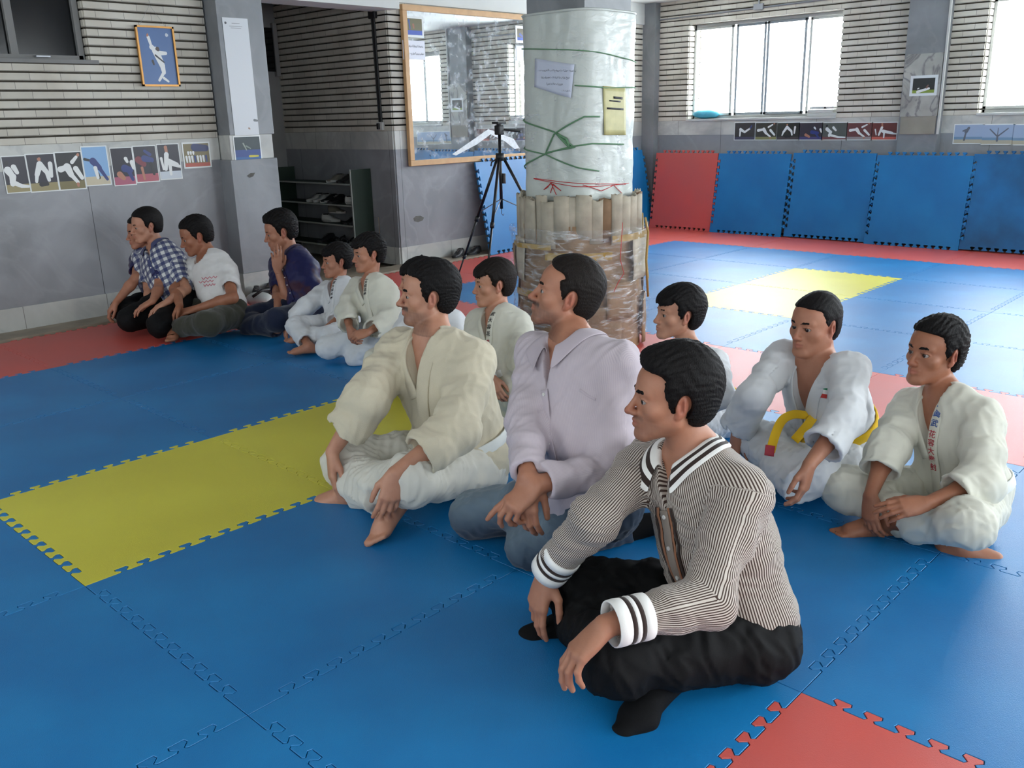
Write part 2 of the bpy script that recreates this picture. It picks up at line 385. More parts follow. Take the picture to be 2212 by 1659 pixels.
# ------------------------------------------------------------------ spare mats leaning on the walls
def leaning_mat(face, s0, label, m, axis, foot, top, h=1.0, w=1.0, z=0.0):
    """face: 'y' stands along the window wall, 'x' along the mirror wall"""
    me = tile_mesh('leaning_mat', m, h=.022)
    o = bpy.data.objects.new('leaning_mat', me); COL.objects.link(o)
    a = math.asin(min(.9, (top-foot)/h)); o.scale = (w, h, 1)
    if face == 'y':   # bottom edge runs along -y, leaning towards +x
        o.matrix_world = Matrix.Translation((foot, s0, z)) @ Matrix(((0, math.sin(a), -math.cos(a), 0), (-1, 0, 0, 0), (0, math.cos(a), math.sin(a), 0), (0, 0, 0, 1))) @ Matrix.Diagonal((w, h, 1, 1))
    else:
        o.matrix_world = Matrix.Translation((s0, foot, z)) @ Matrix(((1, 0, 0, 0), (0, math.sin(a), -math.cos(a), 0), (0, math.cos(a), math.sin(a), 0), (0, 0, 0, 1))) @ Matrix.Diagonal((w, h, 1, 1))
    tag(o, label, 'floor mat', 'spare mats leaning against the walls'); return o
LM = [(3.97, M_RED, .0, .93, 'red foam mat leaning on the window wall under the left window'),
      (3.05, M_BLUE, .0, .97, 'blue foam mat leaning next to the red leaning mat'),
      (2.07, M_BLUE, .012, .98, 'blue foam mat leaning under the middle of the action photos'),
      (1.10, M_BLUE, .0, 1.0, 'blue foam mat leaning in front of the window wall pier'),
      (.12, M_BLUEW, .015, 1.0, 'scuffed blue foam mat leaning, right of the pier'),
      (-.86, M_BLUEW, .0, 1.0, 'blue foam mat leaning at the right edge of the photo')]
for i, (y0, m, z, w, lb) in enumerate(LM): leaning_mat('y', y0, lb, m, 0, 8.93-(i % 2)*.02-(.02 if i > 2 else 0), 9.07, w=w*.98, z=z+.012, h=.955)
leaning_mat('x', 5.98, 'bright blue foam mat leaning under the mirror behind the tripod', M_BLUE, 0, 4.03, 4.22, z=.012)
leaning_mat('x', 7.02, 'blue foam mat leaning on the mirror wall behind the wrapped column', M_BLUE, 0, 4.05, 4.22, z=.012)
leaning_mat('x', 8.04, 'blue foam mat leaning in the corner right of the wrapped column', M_BLUE, 0, 4.03, 4.22, z=.012)
# ------------------------------------------------------------------ mirror
def mirror_mat():
    m = bpy.data.materials.new('mirror_glass'); m.use_nodes = True; nt = m.node_tree; N = nt.nodes; L = nt.links; b = N['Principled BSDF']
    b.inputs['Metallic'].default_value = 1; b.inputs['Base Color'].default_value = (.86, .9, .9, 1)
    tc = N.new('ShaderNodeTexCoord'); n = N.new('ShaderNodeTexNoise'); n.inputs['Scale'].default_value = 14; n.inputs['Detail'].default_value = 8; L.new(tc.outputs['Object'], n.inputs['Vector'])
    d = N.new('ShaderNodeBsdfDiffuse'); d.inputs[0].default_value = (.75, .8, .82, 1); mx = N.new('ShaderNodeMixShader')
    r = N.new('ShaderNodeValToRGB'); r.color_ramp.elements[0].position = .5; r.color_ramp.elements[0].color = (.05, .05, .05, 1); r.color_ramp.elements[1].position = .8; r.color_ramp.elements[1].color = (.6, .6, .6, 1)
    L.new(n.outputs['Fac'], r.inputs[0]); L.new(r.outputs[0], mx.inputs[0]); b.inputs['Roughness'].default_value = .012
    out = N['Material Output']; L.new(b.outputs[0], mx.inputs[1]); L.new(d.outputs[0], mx.inputs[2]); L.new(mx.outputs[0], out.inputs[0]); return m
M_WOOD = mat('pale_wood', (206, 164, 116), .5, .08, 12)
MX0, MX1, MZ0, MZ1 = 5.09, 7.62, .985, 2.50; MY = 4.245
root = empty('wall_mirror', ((MX0+MX1)/2, MY, MZ0), 'large wood-framed wall mirror reflecting the windows', 'mirror')
gl = obj('mirror_glass', bx(MX0+.04, MY-.004, MZ0+.04, MX1-.04, MY+.012, MZ1-.04), mirror_mat()); gl.parent = root; gl.matrix_parent_inverse = Matrix.Translation(-Vector(root.location))
bm = bmesh.new()
for q in ((MX0, MZ0, MX1, MZ0+.055), (MX0, MZ1-.055, MX1, MZ1), (MX0, MZ0+.055, MX0+.055, MZ1-.055), (MX1-.055, MZ0+.055, MX1, MZ1-.055)): box(bm, q[0], MY-.022, q[1], q[2], MY+.022, q[3], bev=.004)
f = obj('wood_frame', bm, M_WOOD); f.parent = root; f.matrix_parent_inverse = Matrix.Translation(-Vector(root.location))
M_TAPE = mat('clear_tape', (226, 232, 234), .25, .1, 40)
def poly_on_wall(pts, y, th, name, m, parent=None):
    bm = bmesh.new(); v0 = [bm.verts.new((x, y, z)) for x, z in pts]; v1 = [bm.verts.new((x, y-th, z)) for x, z in pts]; n = len(pts)
    for i in range(n): bm.faces.new((v0[i], v0[(i+1) % n], v1[(i+1) % n], v1[i]))
    bm.faces.new(v1); bm.faces.new(v0[::-1]); o = obj(name, bm, m)
    if parent is not None: o.parent = parent; o.matrix_parent_inverse = Matrix.Translation(-Vector(parent.location))
    return o
def wpt(px, py, y): h = hit(px, py, 1, y); return (h[0], h[2])
for tri in (((977, 333), (1055, 279), (1060, 290), (1030, 312), (985, 336)), ((1055, 279), (1068, 284), (1110, 300), (1122, 320), (1112, 322), (1090, 305), (1060, 290))):
    poly_on_wall([wpt(a, b, MY-.006) for a, b in tri], MY-.0045, .0015, 'tape_strip', M_TAPE, root)
# ------------------------------------------------------------------ pictures: a sheet, its print and small printed figures
COLM = {}
def pm(rgb):
    if rgb not in COLM:
        m = bpy.data.materials.new('print_colour'); m.use_nodes = True; b = m.node_tree.nodes['Principled BSDF']; b.inputs['Base Color'].default_value = (*lin(rgb), 1); b.inputs['Roughness'].default_value = .35; COLM[rgb] = m
    return COLM[rgb]
W_, N_, K_, SKC = (226, 228, 226), (44, 58, 120), (30, 28, 32), (176, 120, 96)
def picture(name, label, cat, axis, plane, c0, c1, bgc, fig, group=None, border=.05, paper=(222, 226, 224), skew=0, th=.003, bands=()):
    """axis 'x': sheet on a wall facing -y; axis 'y': on a wall facing -x. c0,c1 = opposite corners (s,z)"""
    (s0, zt), (s1, zb) = c0, c1; w = s1-s0; h = zt-zb
    def P(u, v, d):
        s = s0+u*w; z = zb+v*h+skew*(u-.5)
        return (s, plane-d, z) if axis == 'x' else (plane-d, s, z)
    root = empty(name, P(.5, .5, 0), label, cat, group); M0 = Matrix.Translation(-Vector(root.location))
    def quad(u0, v0, u1, v1, d0, d1, nm, m, par):
        bm = bmesh.new(); a = [bm.verts.new(P(u, v, d)) for d in (d0, d1) for u, v in ((u0, v0), (u1, v0), (u1, v1), (u0, v1))]
        for f in ((0, 1, 2, 3), (7, 6, 5, 4), (0, 4, 5, 1), (1, 5, 6, 2), (2, 6, 7, 3), (3, 7, 4, 0)): bm.faces.new([a[i] for i in f])
        o = obj(nm, bm, m); o.parent = par; o.matrix_parent_inverse = M0; return o
    quad(0, 0, 1, 1, 0, th*.6, 'paper_sheet', pm(paper), root)
    b = border; bh = border*abs(w/h)
    quad(b, bh, 1-b, 1-bh, th*.6, th*.8, 'printed_image', pm(bgc), root)
    for v0, v1, c in bands: quad(b, bh+(1-2*bh)*v0, 1-b, bh+(1-2*bh)*v1, th*.8, th*.86, 'printed_ground', pm(c), root)
    bys = {}
    for st in fig: bys.setdefault(st[5], []).append(st)
    for k, (c, sts) in enumerate(bys.items()):
        bm = bmesh.new(); d = th*(.92+.08*k)
        for x0, y0, x1, y1, r, _ in sts:
            d += .00006
            ar = abs(w/h); dx, dy = (x1-x0)*ar, y1-y0; L = math.hypot(dx, dy); an = math.atan2(dy, dx) if L > 1e-6 else 0; pts = []
            for i in range(9): t = an+PI/2+PI*i/8; pts.append((x0+math.cos(t)*r/ar, y0+math.sin(t)*r))
            for i in range(9): t = an-PI/2+PI*i/8; pts.append((x1+math.cos(t)*r/ar*.75, y1+math.sin(t)*r*.75))
            bm.faces.new([bm.verts.new(P(min(max(u, b), 1-b), min(max(v, bh), 1-bh), d)) for u, v in pts])
        o = obj('printed_figure', bm, pm(c)); o.parent = root; o.matrix_parent_inverse = M0
    return root
def throw(kind, c=W_, c2=W_):
    """small judo scenes as strokes (x0,y0,x1,y1,radius,colour) in 0..1"""
    S_ = SKC
    return {
     0: [(.2, .62, .35, .45, .10, c), (.35, .45, .30, .25, .09, c), (.30, .30, .65, .18, .07, c), (.65, .18, .92, .16, .05, c), (.45, .70, .55, .55, .07, c2), (.18, .80, .2, .82, .06, K_)],
     1: [(.45, .72, .30, .45, .08, c), (.45, .72, .65, .50, .08, c), (.30, .45, .25, .28, .05, c), (.65, .5, .68, .3, .06, c), (.8, .72, .78, .4, .06, c2), (.45, .85, .46, .86, .05, S_), (.4, .2, .6, .2, .06, K_)],
     2: [(.15, .55, .4, .6, .08, c), (.4, .6, .5, .4, .10, c), (.5, .4, .7, .2, .06, c), (.6, .72, .78, .85, .05, c2), (.7, .55, .88, .3, .07, c2), (.85, .9, .86, .92, .04, S_), (.7, .15, .7, .1, .04, S_)],
     3: [(.1, .68, .4, .62, .035, K_), (.4, .62, .6, .45, .09, N_), (.6, .45, .85, .15, .05, N_), (.45, .45, .5, .2, .05, c), (.5, .3, .55, .2, .05, K_)],
     4: [(.3, .3, .45, .2, .08, S_), (.55, .45, .8, .4, .10, N_), (.7, .4, .85, .15, .06, N_), (.65, .7, .7, .62, .05, c), (.9, .6, .95, .45, .06, c2)],
     5: [(.2, .62, .4, .5, .10, (120, 50, 60)), (.45, .65, .75, .6, .09, N_), (.7, .75, .5, .85, .05, N_), (.3, .4, .35, .1, .04, S_), (.7, .5, .78, .22, .05, K_)],
     6: [(.4, .9, .42, .7, .05, S_), (.4, .7, .3, .3, .07, c), (.45, .5, .8, .4, .09, c), (.5, .4, .5, .15, .05, c2), (.8, .38, .95, .35, .05, c), (.15, .6, .2, .3, .04, c2)],
     7: [(.3, .6, .5, .45, .08, c), (.5, .45, .75, .65, .06, c), (.3, .6, .28, .25, .06, c2), (.75, .65, .82, .8, .04, N_)]}[kind]
CROWD = (34, 30, 44)
# strip of eight on the left wall
Y8 = LEFTY-.018
strip = [((0, 337), (64, 415), 0, CROWD, (150, 138, 96), 'leftmost of the strip, kneeling figure in white'), ((52, 332), (126, 412), 1, CROWD, (150, 138, 96), 'two white figures, one upside down'),
 ((115, 328), (184, 408), 2, (22, 24, 26), (120, 110, 70), 'bent figure in white on black ground'), ((172, 316), (238, 399), 3, (130, 172, 214), (196, 186, 160), 'figure in blue thrown before a pale blue sky'),
 ((235, 319), (292, 399), 4, CROWD, (168, 90, 112), 'blue figure crouched on pink mat'), ((284, 315), (342, 392), 5, CROWD, (170, 84, 96), 'red and blue figures grappling'),
 ((336, 311), (391, 386), 6, CROWD, (196, 204, 212), 'white figure with one arm raised')]
for (a, b, k, bgc, fl, lb) in strip:
    s0, zt = wpt(*a, Y8); s1, zb = wpt(b[0]+4, b[1], Y8)
    zt2 = wpt(b[0], a[1]-2, Y8)[1]
    picture('action_photo', 'judo photo on the marble wall, '+lb, 'photo', 'x', Y8, (s0, (zt+zt2)/2), (s1, zb), bgc, throw(k), 'strip of action photos on the left wall', .04, bands=((0, .22, fl),), th=.003+.0006*(k % 2))
s0, zt = wpt(391, 308, Y8); s1, zb = wpt(458, 361, Y8)
picture('team_photo', 'team photo in clear sleeve beside the marble pier', 'photo', 'x', Y8, (s0, zt), (s1, zb), (122, 110, 72), [(.12+.1*i, .45, .13+.1*i, .25, .045, W_ if i not in (3, 7) else N_) for i in range(8)]+[(.2+.09*i, .62, .2+.09*i, .55, .045, W_) for i in range(3)]+[(.45, .8, .85, .75, .16, (36, 48, 98))], None, .05, bands=((0, .16, (176, 78, 60)),))
# pier: paper notice and blue arena photo
s0, zt = wpt(479, 37, 4.108); s1, zb = wpt(560, 291, 4.108)
r = picture('paper_poster', 'tall torn white paper notice with small round emblem on the pier', 'poster', 'x', 4.108, (s0, zt), (s1, zb), (206, 210, 214), [(.12, .955, .121, .955, .012, (70, 74, 78)), (.36, .955, .66, .955, .0025, (120, 122, 126)), (.25, .93, .75, .93, .002, (140, 142, 146)), (.30, .915, .7, .915, .002, (140, 142, 146)), (.86, .13, .97, .125, .012, (112, 116, 120)), (.6, .06, .63, .055, .008, (150, 120, 100))], None, .0, th=.002)
s0, zt = wpt(502, 294, 4.113); s1, zb = wpt(567, 347, 4.113)
picture('arena_photo', 'dark blue arena photo with yellow mat area on the pier', 'photo', 'x', 4.113, (s0, zt), (s1, zb), (12, 40, 48), [(.35, .7, .45, .45, .03, (130, 140, 130)), (.45, .6, .6, .5, .03, (110, 124, 116)), (.55, .2, .85, .2, .045, (200, 190, 50))], None, .04, bands=((.15, .45, (24, 60, 130)), (0, .15, (24, 88, 150))))
# framed poster of a martial artist
s0, zt = wpt(289, 54, 4.27); s1, zb = wpt(388, 187, 4.27)
fig = [(.30, .83, .36, .66, .030, W_), (.36, .66, .50, .58, .045, W_), (.52, .63, .53, .62, .040, (60, 44, 40)), (.46, .60, .60, .34, .070, W_), (.58, .56, .74, .56, .040, W_), (.60, .34, .62, .22, .050, W_), (.62, .22, .46, .08, .030, W_), (.60, .12, .72, .06, .025, W_), (.44, .52, .66, .40, .016, K_), (.34, .42, .36, .36, .022, K_), (.84, .88, .841, .88, .035, (196, 206, 216)), (.28, .86, .29, .88, .02, SKC)]
r = picture('framed_poster', 'gold-framed blue poster of a martial artist in mid kick', 'poster', 'x', 4.266, (s0+.012, zt-.012), (s1-.012, zb+.012), (66, 104, 158), fig, None, .0, th=.004)
bm = bmesh.new()
for q in ((s0, zb, s1, zb+.014), (s0, zt-.014, s1, zt), (s0, zb, s0+.014, zt), (s1-.014, zb, s1, zt)): box(bm, q[0], 4.250, q[1], q[2], 4.272, q[3])
f = obj('gold_frame', bm, mat('gold_paint', (188, 136, 70), .35, .1, metal=.5)); f.parent = r; f.matrix_parent_inverse = Matrix.Translation(-Vector(r.location))
c_ = (s0+s1)/2-.01; f = obj('hanging_wire', tb([(s0+.04, 4.262, zt), (c_, 4.268, zt+.15), (s1-.06, 4.262, zt)], .0012, 5), M_GREY); f.parent = r; f.matrix_parent_inverse = Matrix.Translation(-Vector(r.location))
# seven action photos under the window and the landscape prints
XF = FARX-.018
def fpt(px, py, x=XF): h = hit(px, py, 0, x); return (h[1], h[2])
xs = [1587, 1632, 1679, 1727, 1777, 1830, 1884, 1938]
gl7 = [((40, 34, 34), 7, (60, 56, 80), 'blue and white figures upside down'), ((44, 40, 30), 2, (130, 128, 84), 'bending white figures'), ((40, 40, 34), 1, (70, 60, 60), 'two tall white figures'), ((52, 46, 56), 4, (70, 66, 110), 'dark figures in grey'),
       ((84, 88, 84), 0, (120, 74, 76), 'white figure falling on grey'), ((104, 62, 62), 2, (150, 140, 140), 'white figures before a red crowd'), ((104, 52, 50), 6, (196, 96, 84), 'rightmost, white figure on red and green mat')]
for i, (bgc, k, fl, lb) in enumerate(gl7):
    a = fpt(xs[i], 264); b = fpt(xs[i+1]-1, 303)
    picture('action_photo', 'small judo photo below the window, '+lb, 'photo', 'y', XF, (a[0], a[1]), (b[0], b[1]), bgc, throw(k), 'row of action photos under the window', .03, bands=((0, .16, fl),))
TREE = (96, 100, 112)
for (p0, p1, lb, fg) in (((2062, 268), (2122, 311), 'bent tree beside the far pier', [(.38, .2, .42, .6, .05, TREE), (.42, .6, .5, .8, .08, TREE), (.42, .7, .32, .65, .05, TREE)]),
                 ((2123, 268), (2188, 313), 'forked bare tree on sand', [(.5, .2, .5, .45, .05, TREE), (.5, .4, .8, .78, .035, TREE), (.5, .4, .25, .75, .035, TREE), (.5, .45, .5, .8, .02, TREE)]),
                 ((2189, 268), (2250, 314), 'mostly outside the right edge', [(.5, .3, .6, .5, .05, (120, 96, 70))])):
    a = fpt(*p0); b = fpt(*p1)
    picture('landscape_photo', 'pale landscape print, '+lb, 'photo', 'y', XF, a, b, (150, 168, 196), fg, 'landscape prints under the right window', .03, bands=((0, .2, (176, 168, 150)), (.2, .34, (110, 140, 170))))
a = fpt(1968, 164, 9.103); b = fpt(2023, 206, 9.103)
picture('action_photo', 'white-bordered dark photo of a diving figure on the far pier', 'photo', 'y', 9.103, a, b, (40, 44, 44), [(.3, .2, .7, .35, .07, W_), (.62, .4, .66, .5, .05, (120, 90, 80)), (.3, .35, .34, .38, .03, W_)], None, .10, bands=((0, .2, (128, 150, 60)),), paper=(214, 220, 222))
# papers stuck on the mirror
MYF = MY-.006
for (p0, p1, lb, bgc, fg, bd) in (((868, 33), (916, 82), 'arena photo taped to the top left of the mirror', (92, 88, 50), [(.5, .6, .52, .45, .06, (150, 90, 60)), (.3, .8, .34, .4, .05, (40, 70, 140))], ((0, .28, (20, 70, 170)),)),
                     ((1113, 55), (1160, 95), 'arena photo at the top of the mirror beside the column', (90, 80, 54), [(.2, .5, .3, .4, .08, (60, 80, 160))], ((0, .25, (20, 70, 170)),))):
    a = wpt(*p0, MYF); b = wpt(*p1, MYF); picture('arena_photo', lb, 'photo', 'x', MYF, a, b, bgc, fg, None, .08, bands=bd)
def notice(label, axis, plane, c0, c1, lines, col, size, ink=M_INK):
    r = picture('paper_notice', label, 'notice', axis, plane, c0, c1, col, [], None, .02, th=.002, paper=(200, 204, 214))
    (s0, zt), (s1, zb) = c0, c1; w = s1-s0; h = zt-zb
    for i, tx in enumerate(lines):
        cu = bpy.data.curves.new('writing', 'FONT'); cu.body = tx; cu.size = size; cu.align_x = 'CENTER'; cu.align_y = 'CENTER'; cu.extrude = .0003
        o = bpy.data.objects.new('writing', cu); COL.objects.link(o); dg = bpy.context.evaluated_depsgraph_get(); dg.update(); me = bpy.data.meshes.new_from_object(o.evaluated_get(dg)); bpy.data.objects.remove(o); bpy.data.curves.remove(cu)
        z = zt-h*(i+.75)/(len(lines)+.6)
        M = Matrix(((1, 0, 0, s0+w/2), (0, 0, -1, plane-.0028), (0, 1, 0, z), (0, 0, 0, 1))) if axis == 'x' else Matrix(((0, 0, -1, plane-.0028), (-1, 0, 0, s0+w/2), (0, 1, 0, z), (0, 0, 0, 1)))
        me.transform(M); me.materials.append(ink); q = bpy.data.objects.new('writing', me); COL.objects.link(q); q.parent = r; q.matrix_parent_inverse = Matrix.Translation(-Vector(r.location))
    return r
a = wpt(869, 86, MYF); b = wpt(919, 130, MYF)
notice('white paper notice with two handwritten lines taped on the mirror', 'x', MYF, a, b, ['مربیان گرامی از آوردن', 'حرکات جلوگیری شود'], (214, 216, 226), .024)
a = wpt(1114, 98, MYF); b = wpt(1160, 133, MYF)
notice('pale paper notice on the mirror partly behind the column', 'x', MYF, a, b, ['حرکات', 'شود'], (206, 210, 222), .03)
# ------------------------------------------------------------------ wrapped column
CX, CY = 3.53, .78
col = struct('wall_column', bx(CX-.22, CY-.22, -.03, CX+.22, CY+.22, CEIL), M_GMARB2)
def wrapmat(name, rgb, rough, coat=.5, bump=.6, bs=16, alpha=1.0, spec=.6):
    m = bpy.data.materials.new(name); m.use_nodes = True; N = m.node_tree.nodes; L = m.node_tree.links; b = N['Principled BSDF']
    b.inputs['Base Color'].default_value = (*lin(rgb), 1); b.inputs['Roughness'].default_value = rough; b.inputs['Coat Weight'].default_value = coat; b.inputs['Coat Roughness'].default_value = .08; b.inputs['Alpha'].default_value = alpha
    b.inputs['Specular IOR Level'].default_value = spec
    tc = N.new('ShaderNodeTexCoord'); mp = N.new('ShaderNodeMapping'); mp.inputs['Scale'].default_value = (1, 1, 2.2); L.new(tc.outputs['Object'], mp.inputs[0])
    n = N.new('ShaderNodeTexNoise'); n.inputs['Scale'].default_value = bs; n.inputs['Detail'].default_value = 7; n.inputs['Distortion'].default_value = 1.2; L.new(mp.outputs[0], n.inputs['Vector'])
    bp = N.new('ShaderNodeBump'); bp.inputs['Strength'].default_value = bump; bp.inputs['Distance'].default_value = .02; L.new(n.outputs['Fac'], bp.inputs['Height']); L.new(bp.outputs[0], b.inputs['Normal']); L.new(bp.outputs[0], b.inputs['Coat Normal'])
    return m
def film_mat():
    m = wrapmat('stretch_film', (236, 240, 242), .12, 1.0, 1.0, 15, .13, 1.0); N = m.node_tree.nodes; L = m.node_tree.links; b = N['Principled BSDF']
    tc = N.new('ShaderNodeTexCoord'); mp = N.new('ShaderNodeMapping'); mp.inputs['Scale'].default_value = (2, 2, 9); mp.inputs['Rotation'].default_value = (.25, .2, 0); L.new(tc.outputs['Object'], mp.inputs[0])
    n = N.new('ShaderNodeTexNoise'); n.inputs['Scale'].default_value = 3.2; n.inputs['Detail'].default_value = 9; n.inputs['Distortion'].default_value = 1.5; L.new(mp.outputs[0], n.inputs['Vector'])
    r = N.new('ShaderNodeValToRGB'); r.color_ramp.elements[0].position = .50; r.color_ramp.elements[0].color = (.07, .07, .07, 1); r.color_ramp.elements[1].position = .72; r.color_ramp.elements[1].color = (.55, .55, .55, 1)
    L.new(n.outputs['Fac'], r.inputs[0]); L.new(r.outputs[0], b.inputs['Alpha']); return m
M_FOAMW = wrapmat('wrapped_white_foam', (188, 194, 188), .5, .25, .25, 8); M_FILM = film_mat()
M_CARD = mat('brown_cardboard', (142, 112, 82), .8, .2, 7, .4, 40); M_CARD2 = mat('pale_cardboard', (186, 176, 156), .8, .18, 8, .4, 40); M_BTAPE = mat('brown_packing_tape', (168, 138, 76), .22, .1, 10)
def shell(z0, z1, rad, nz, na, wobble, square=0., m=None, name='x', parent=None, seed=0, thick=.0, a0=0, a1=2*PI):
    bm = bmesh.new(); rows = []; full = abs(a1-a0-2*PI) < 1e-6; rnd = Vector((seed*3.1, seed*1.7, 0))
    for j in range(nz+1):
        z = z0+(z1-z0)*j/nz; row = []
        for i in range(na+(0 if full else 1)):
            a = a0+(a1-a0)*i/na; c, s = math.cos(a), math.sin(a); q = (abs(c)**4+abs(s)**4)**-.25; r = rad*(1-square+square*q)
            r += wobble*noise.noise(Vector((c*3.2, s*3.2, z*5))+rnd)+wobble*.4*noise.noise(Vector((c*9, s*9, z*16))+rnd)
            row.append(bm.verts.new((CX+c*r, CY+s*r, z)))
        rows.append(row)
    n = len(rows[0])
    for j in range(nz):
        for i in range(n if full else n-1): bm.faces.new((rows[j][i], rows[j][(i+1) % n], rows[j+1][(i+1) % n], rows[j+1][i]))
    o = obj(name, bm, m, None, True)
    if thick: sm = o.modifiers.new('s', 'SOLIDIFY'); sm.thickness = thick; sm.offset = 1
    if parent is not None: o.parent = parent; o.matrix_parent_inverse = Matrix.Translation(-Vector(parent.location))
    return o
pr = empty('column_padding', (CX, CY, .93), 'white foam padding under clear film wrapped around the upper column', 'padding')
shell(.93, 2.01, .272, 60, 128, .010, 1.0, M_FOAMW, 'foam_pad', pr, 1, .012); shell(1.01, 1.86, .279, 60, 128, .012, 1.0, M_FILM, 'stretch_film', pr, 2)
bm = bmesh.new(); tube(bm, [(CX+math.cos(a)*.284*((abs(math.cos(a))**4+abs(math.sin(a))**4)**-.25), CY+math.sin(a)*.284*((abs(math.cos(a))**4+abs(math.sin(a))**4)**-.25), 2.005) for a in np.linspace(0, 2*PI, 49)], .008, 6, cap=False); f = obj('foam_rim', bm, M_FOAMW, None, True); f.parent = pr; f.matrix_parent_inverse = Matrix.Translation(-Vector(pr.location))
def wrapline(pts, r, rad=.290):
    out = []
    for i in range(len(pts)-1):
        for j in range(8):
            t = j/8; a = pts[i][0]+(pts[i+1][0]-pts[i][0])*t; z = pts[i][1]+(pts[i+1][1]-pts[i][1])*t; q = (abs(math.cos(a))**4+abs(math.sin(a))**4)**-.25; out.append((CX+math.cos(a)*rad*q, CY+math.sin(a)*rad*q, z))
    return tb(out, r, 6)
def cang(px, z0=1.4, rad=.3):
    """angle on the column seen at picture column px"""
    best = None
    for i in range(120):
        a = PI+PI/4+(i/119-.5)*PI*1.25; q = (abs(math.cos(a))**4+abs(math.sin(a))**4)**-.25; p = np.array([CX+math.cos(a)*rad*q, CY+math.sin(a)*rad*q, z0])-CC; x = 1106+CP[6]*(p@RI)/(p@FW)
        if best is None or abs(x-px) < best[0]: best = (abs(x-px), a)
    return best[1]
def cz(py, a, rad=.3):
    lo, hi = 0, 2.4
    for _ in range(30):
        m_ = (lo+hi)/2; p = np.array([CX+math.cos(a)*rad, CY+math.sin(a)*rad, m_])-CC; y = 829.5-CP[6]*(p@UP)/(p@FW)
        if y > py: lo = m_
        else: hi = m_
    return m_
def cp(px, py, rad=.3): a = cang(px, rad=rad); return (a, cz(py, a, rad))
for L_, m, r in (([(1134, 105), (1230, 108), (1365, 140)], M_GREEN_S := mat('green_cord', (98, 140, 104), .7), .0034), ([(1143, 250), (1195, 285), (1240, 318), (1175, 330), (1195, 290), (1262, 252), (1300, 252)], M_GREEN_S, .0045), ([(1145, 372), (1175, 332), (1240, 315), (1280, 310), (1360, 312)], M_GREEN_S, .0045), ([(1146, 312), (1176, 334), (1250, 362), (1300, 370)], M_GREEN_S, .004), ([(1240, 185), (1310, 190), (1365, 190)], M_GREEN_S, .004), ([(1200, 288), (1230, 318), (1222, 300), (1200, 288)], M_GREEN_S, .007)):
    f = obj('green_cord', wrapline([cp(x, y) for x, y in L_], r), m, None, True); f.parent = pr; f.matrix_parent_inverse = Matrix.Translation(-Vector(pr.location))
for L_ in ([(1147, 385), (1250, 395), (1368, 398)], [(1147, 386), (1190, 395), (1240, 402), (1330, 400), (1368, 395)], [(1185, 396), (1170, 410), (1178, 405), (1186, 395), (1200, 425)], [(1187, 396), (1210, 412), (1190, 398), (1182, 420)], [(1260, 398), (1300, 412), (1330, 400), (1350, 420)]):
    f = obj('red_string', wrapline([cp(x, y) for x, y in L_], .0022), M_RED_C, None, True); f.parent = pr; f.matrix_parent_inverse = Matrix.Translation(-Vector(pr.location))
def curved_sheet(quad, rad, name, m, nu=12, nv=8, parent=None):
    bm = bmesh.new(); (tl, tr, br, bl) = [cp(*p, rad) for p in quad]; rows = []
    for j in range(nv+1):
        v = j/nv; row = []
        for i in range(nu+1):
            u = i/nu; a = (tl[0]*(1-u)+tr[0]*u)*(1-v)+(bl[0]*(1-u)+br[0]*u)*v; z = (tl[1]*(1-u)+tr[1]*u)*(1-v)+(bl[1]*(1-u)+br[1]*u)*v; q = (abs(math.cos(a))**4+abs(math.sin(a))**4)**-.25
            row.append(bm.verts.new((CX+math.cos(a)*rad*q, CY+math.sin(a)*rad*q, z)))
        rows.append(row)
    for j in range(nv):
        for i in range(nu): bm.faces.new((rows[j][i], rows[j+1][i], rows[j+1][i+1], rows[j][i+1]))
    o = obj(name, bm, m, None, True); sm = o.modifiers.new('s', 'SOLIDIFY'); sm.thickness = .0015
    if parent is not None: o.parent = parent; o.matrix_parent_inverse = Matrix.Translation(-Vector(parent.location))
    return o
nt_ = empty('paper_notice', (CX-.2, CY+.1, 1.55), 'white paper notice with three lines of writing taped on the column padding', 'notice')
curved_sheet([(1158, 126), (1240, 140), (1232, 212), (1156, 188)], .291, 'paper_sheet', mat('notice_paper', (196, 202, 218), .6, .04), parent=nt_)
for (tx, cx_, cy_, sz) in (('به پیشگاه پاک خداوند از کلیه عزیزان', 1199, 152, .0135), ('این قسمت کفش از پای خود', 1197, 167, .015), ('استفاده کنید', 1196, 181, .016), ('با تشکر', 1222, 196, .011)):
    cu = bpy.data.curves.new('writing', 'FONT'); cu.body = tx; cu.size = sz; cu.align_x = 'CENTER'; cu.align_y = 'CENTER'
    o = bpy.data.objects.new('writing', cu); COL.objects.link(o); dg = bpy.context.evaluated_depsgraph_get(); dg.update(); me = bpy.data.meshes.new_from_object(o.evaluated_get(dg)); bpy.data.objects.remove(o); bpy.data.curves.remove(cu)
    a, z = cp(cx_, cy_, .298); 
    for v in me.vertices:
        aa = a-v.co.x/.30*-1; q = (abs(math.cos(aa))**4+abs(math.sin(aa))**4)**-.25; zz = z+v.co.y-v.co.x*.06; v.co = (CX+math.cos(aa)*.2935*q, CY+math.sin(aa)*.2935*q, zz)
    me.materials.append(M_INK); q_ = bpy.data.objects.new('writing', me); COL.objects.link(q_); q_.parent = nt_; q_.matrix_parent_inverse = Matrix.Translation(-Vector(nt_.location))
yl = empty('yellow_label', (CX+.1, CY-.25, 1.5), 'torn yellow product sheet under the clear film on the column', 'label')
curved_sheet([(1303, 186), (1350, 190), (1352, 292), (1306, 292)], .291, 'label_sheet', mat('yellow_paper', (190, 184, 128), .5, .12, 14), parent=yl)
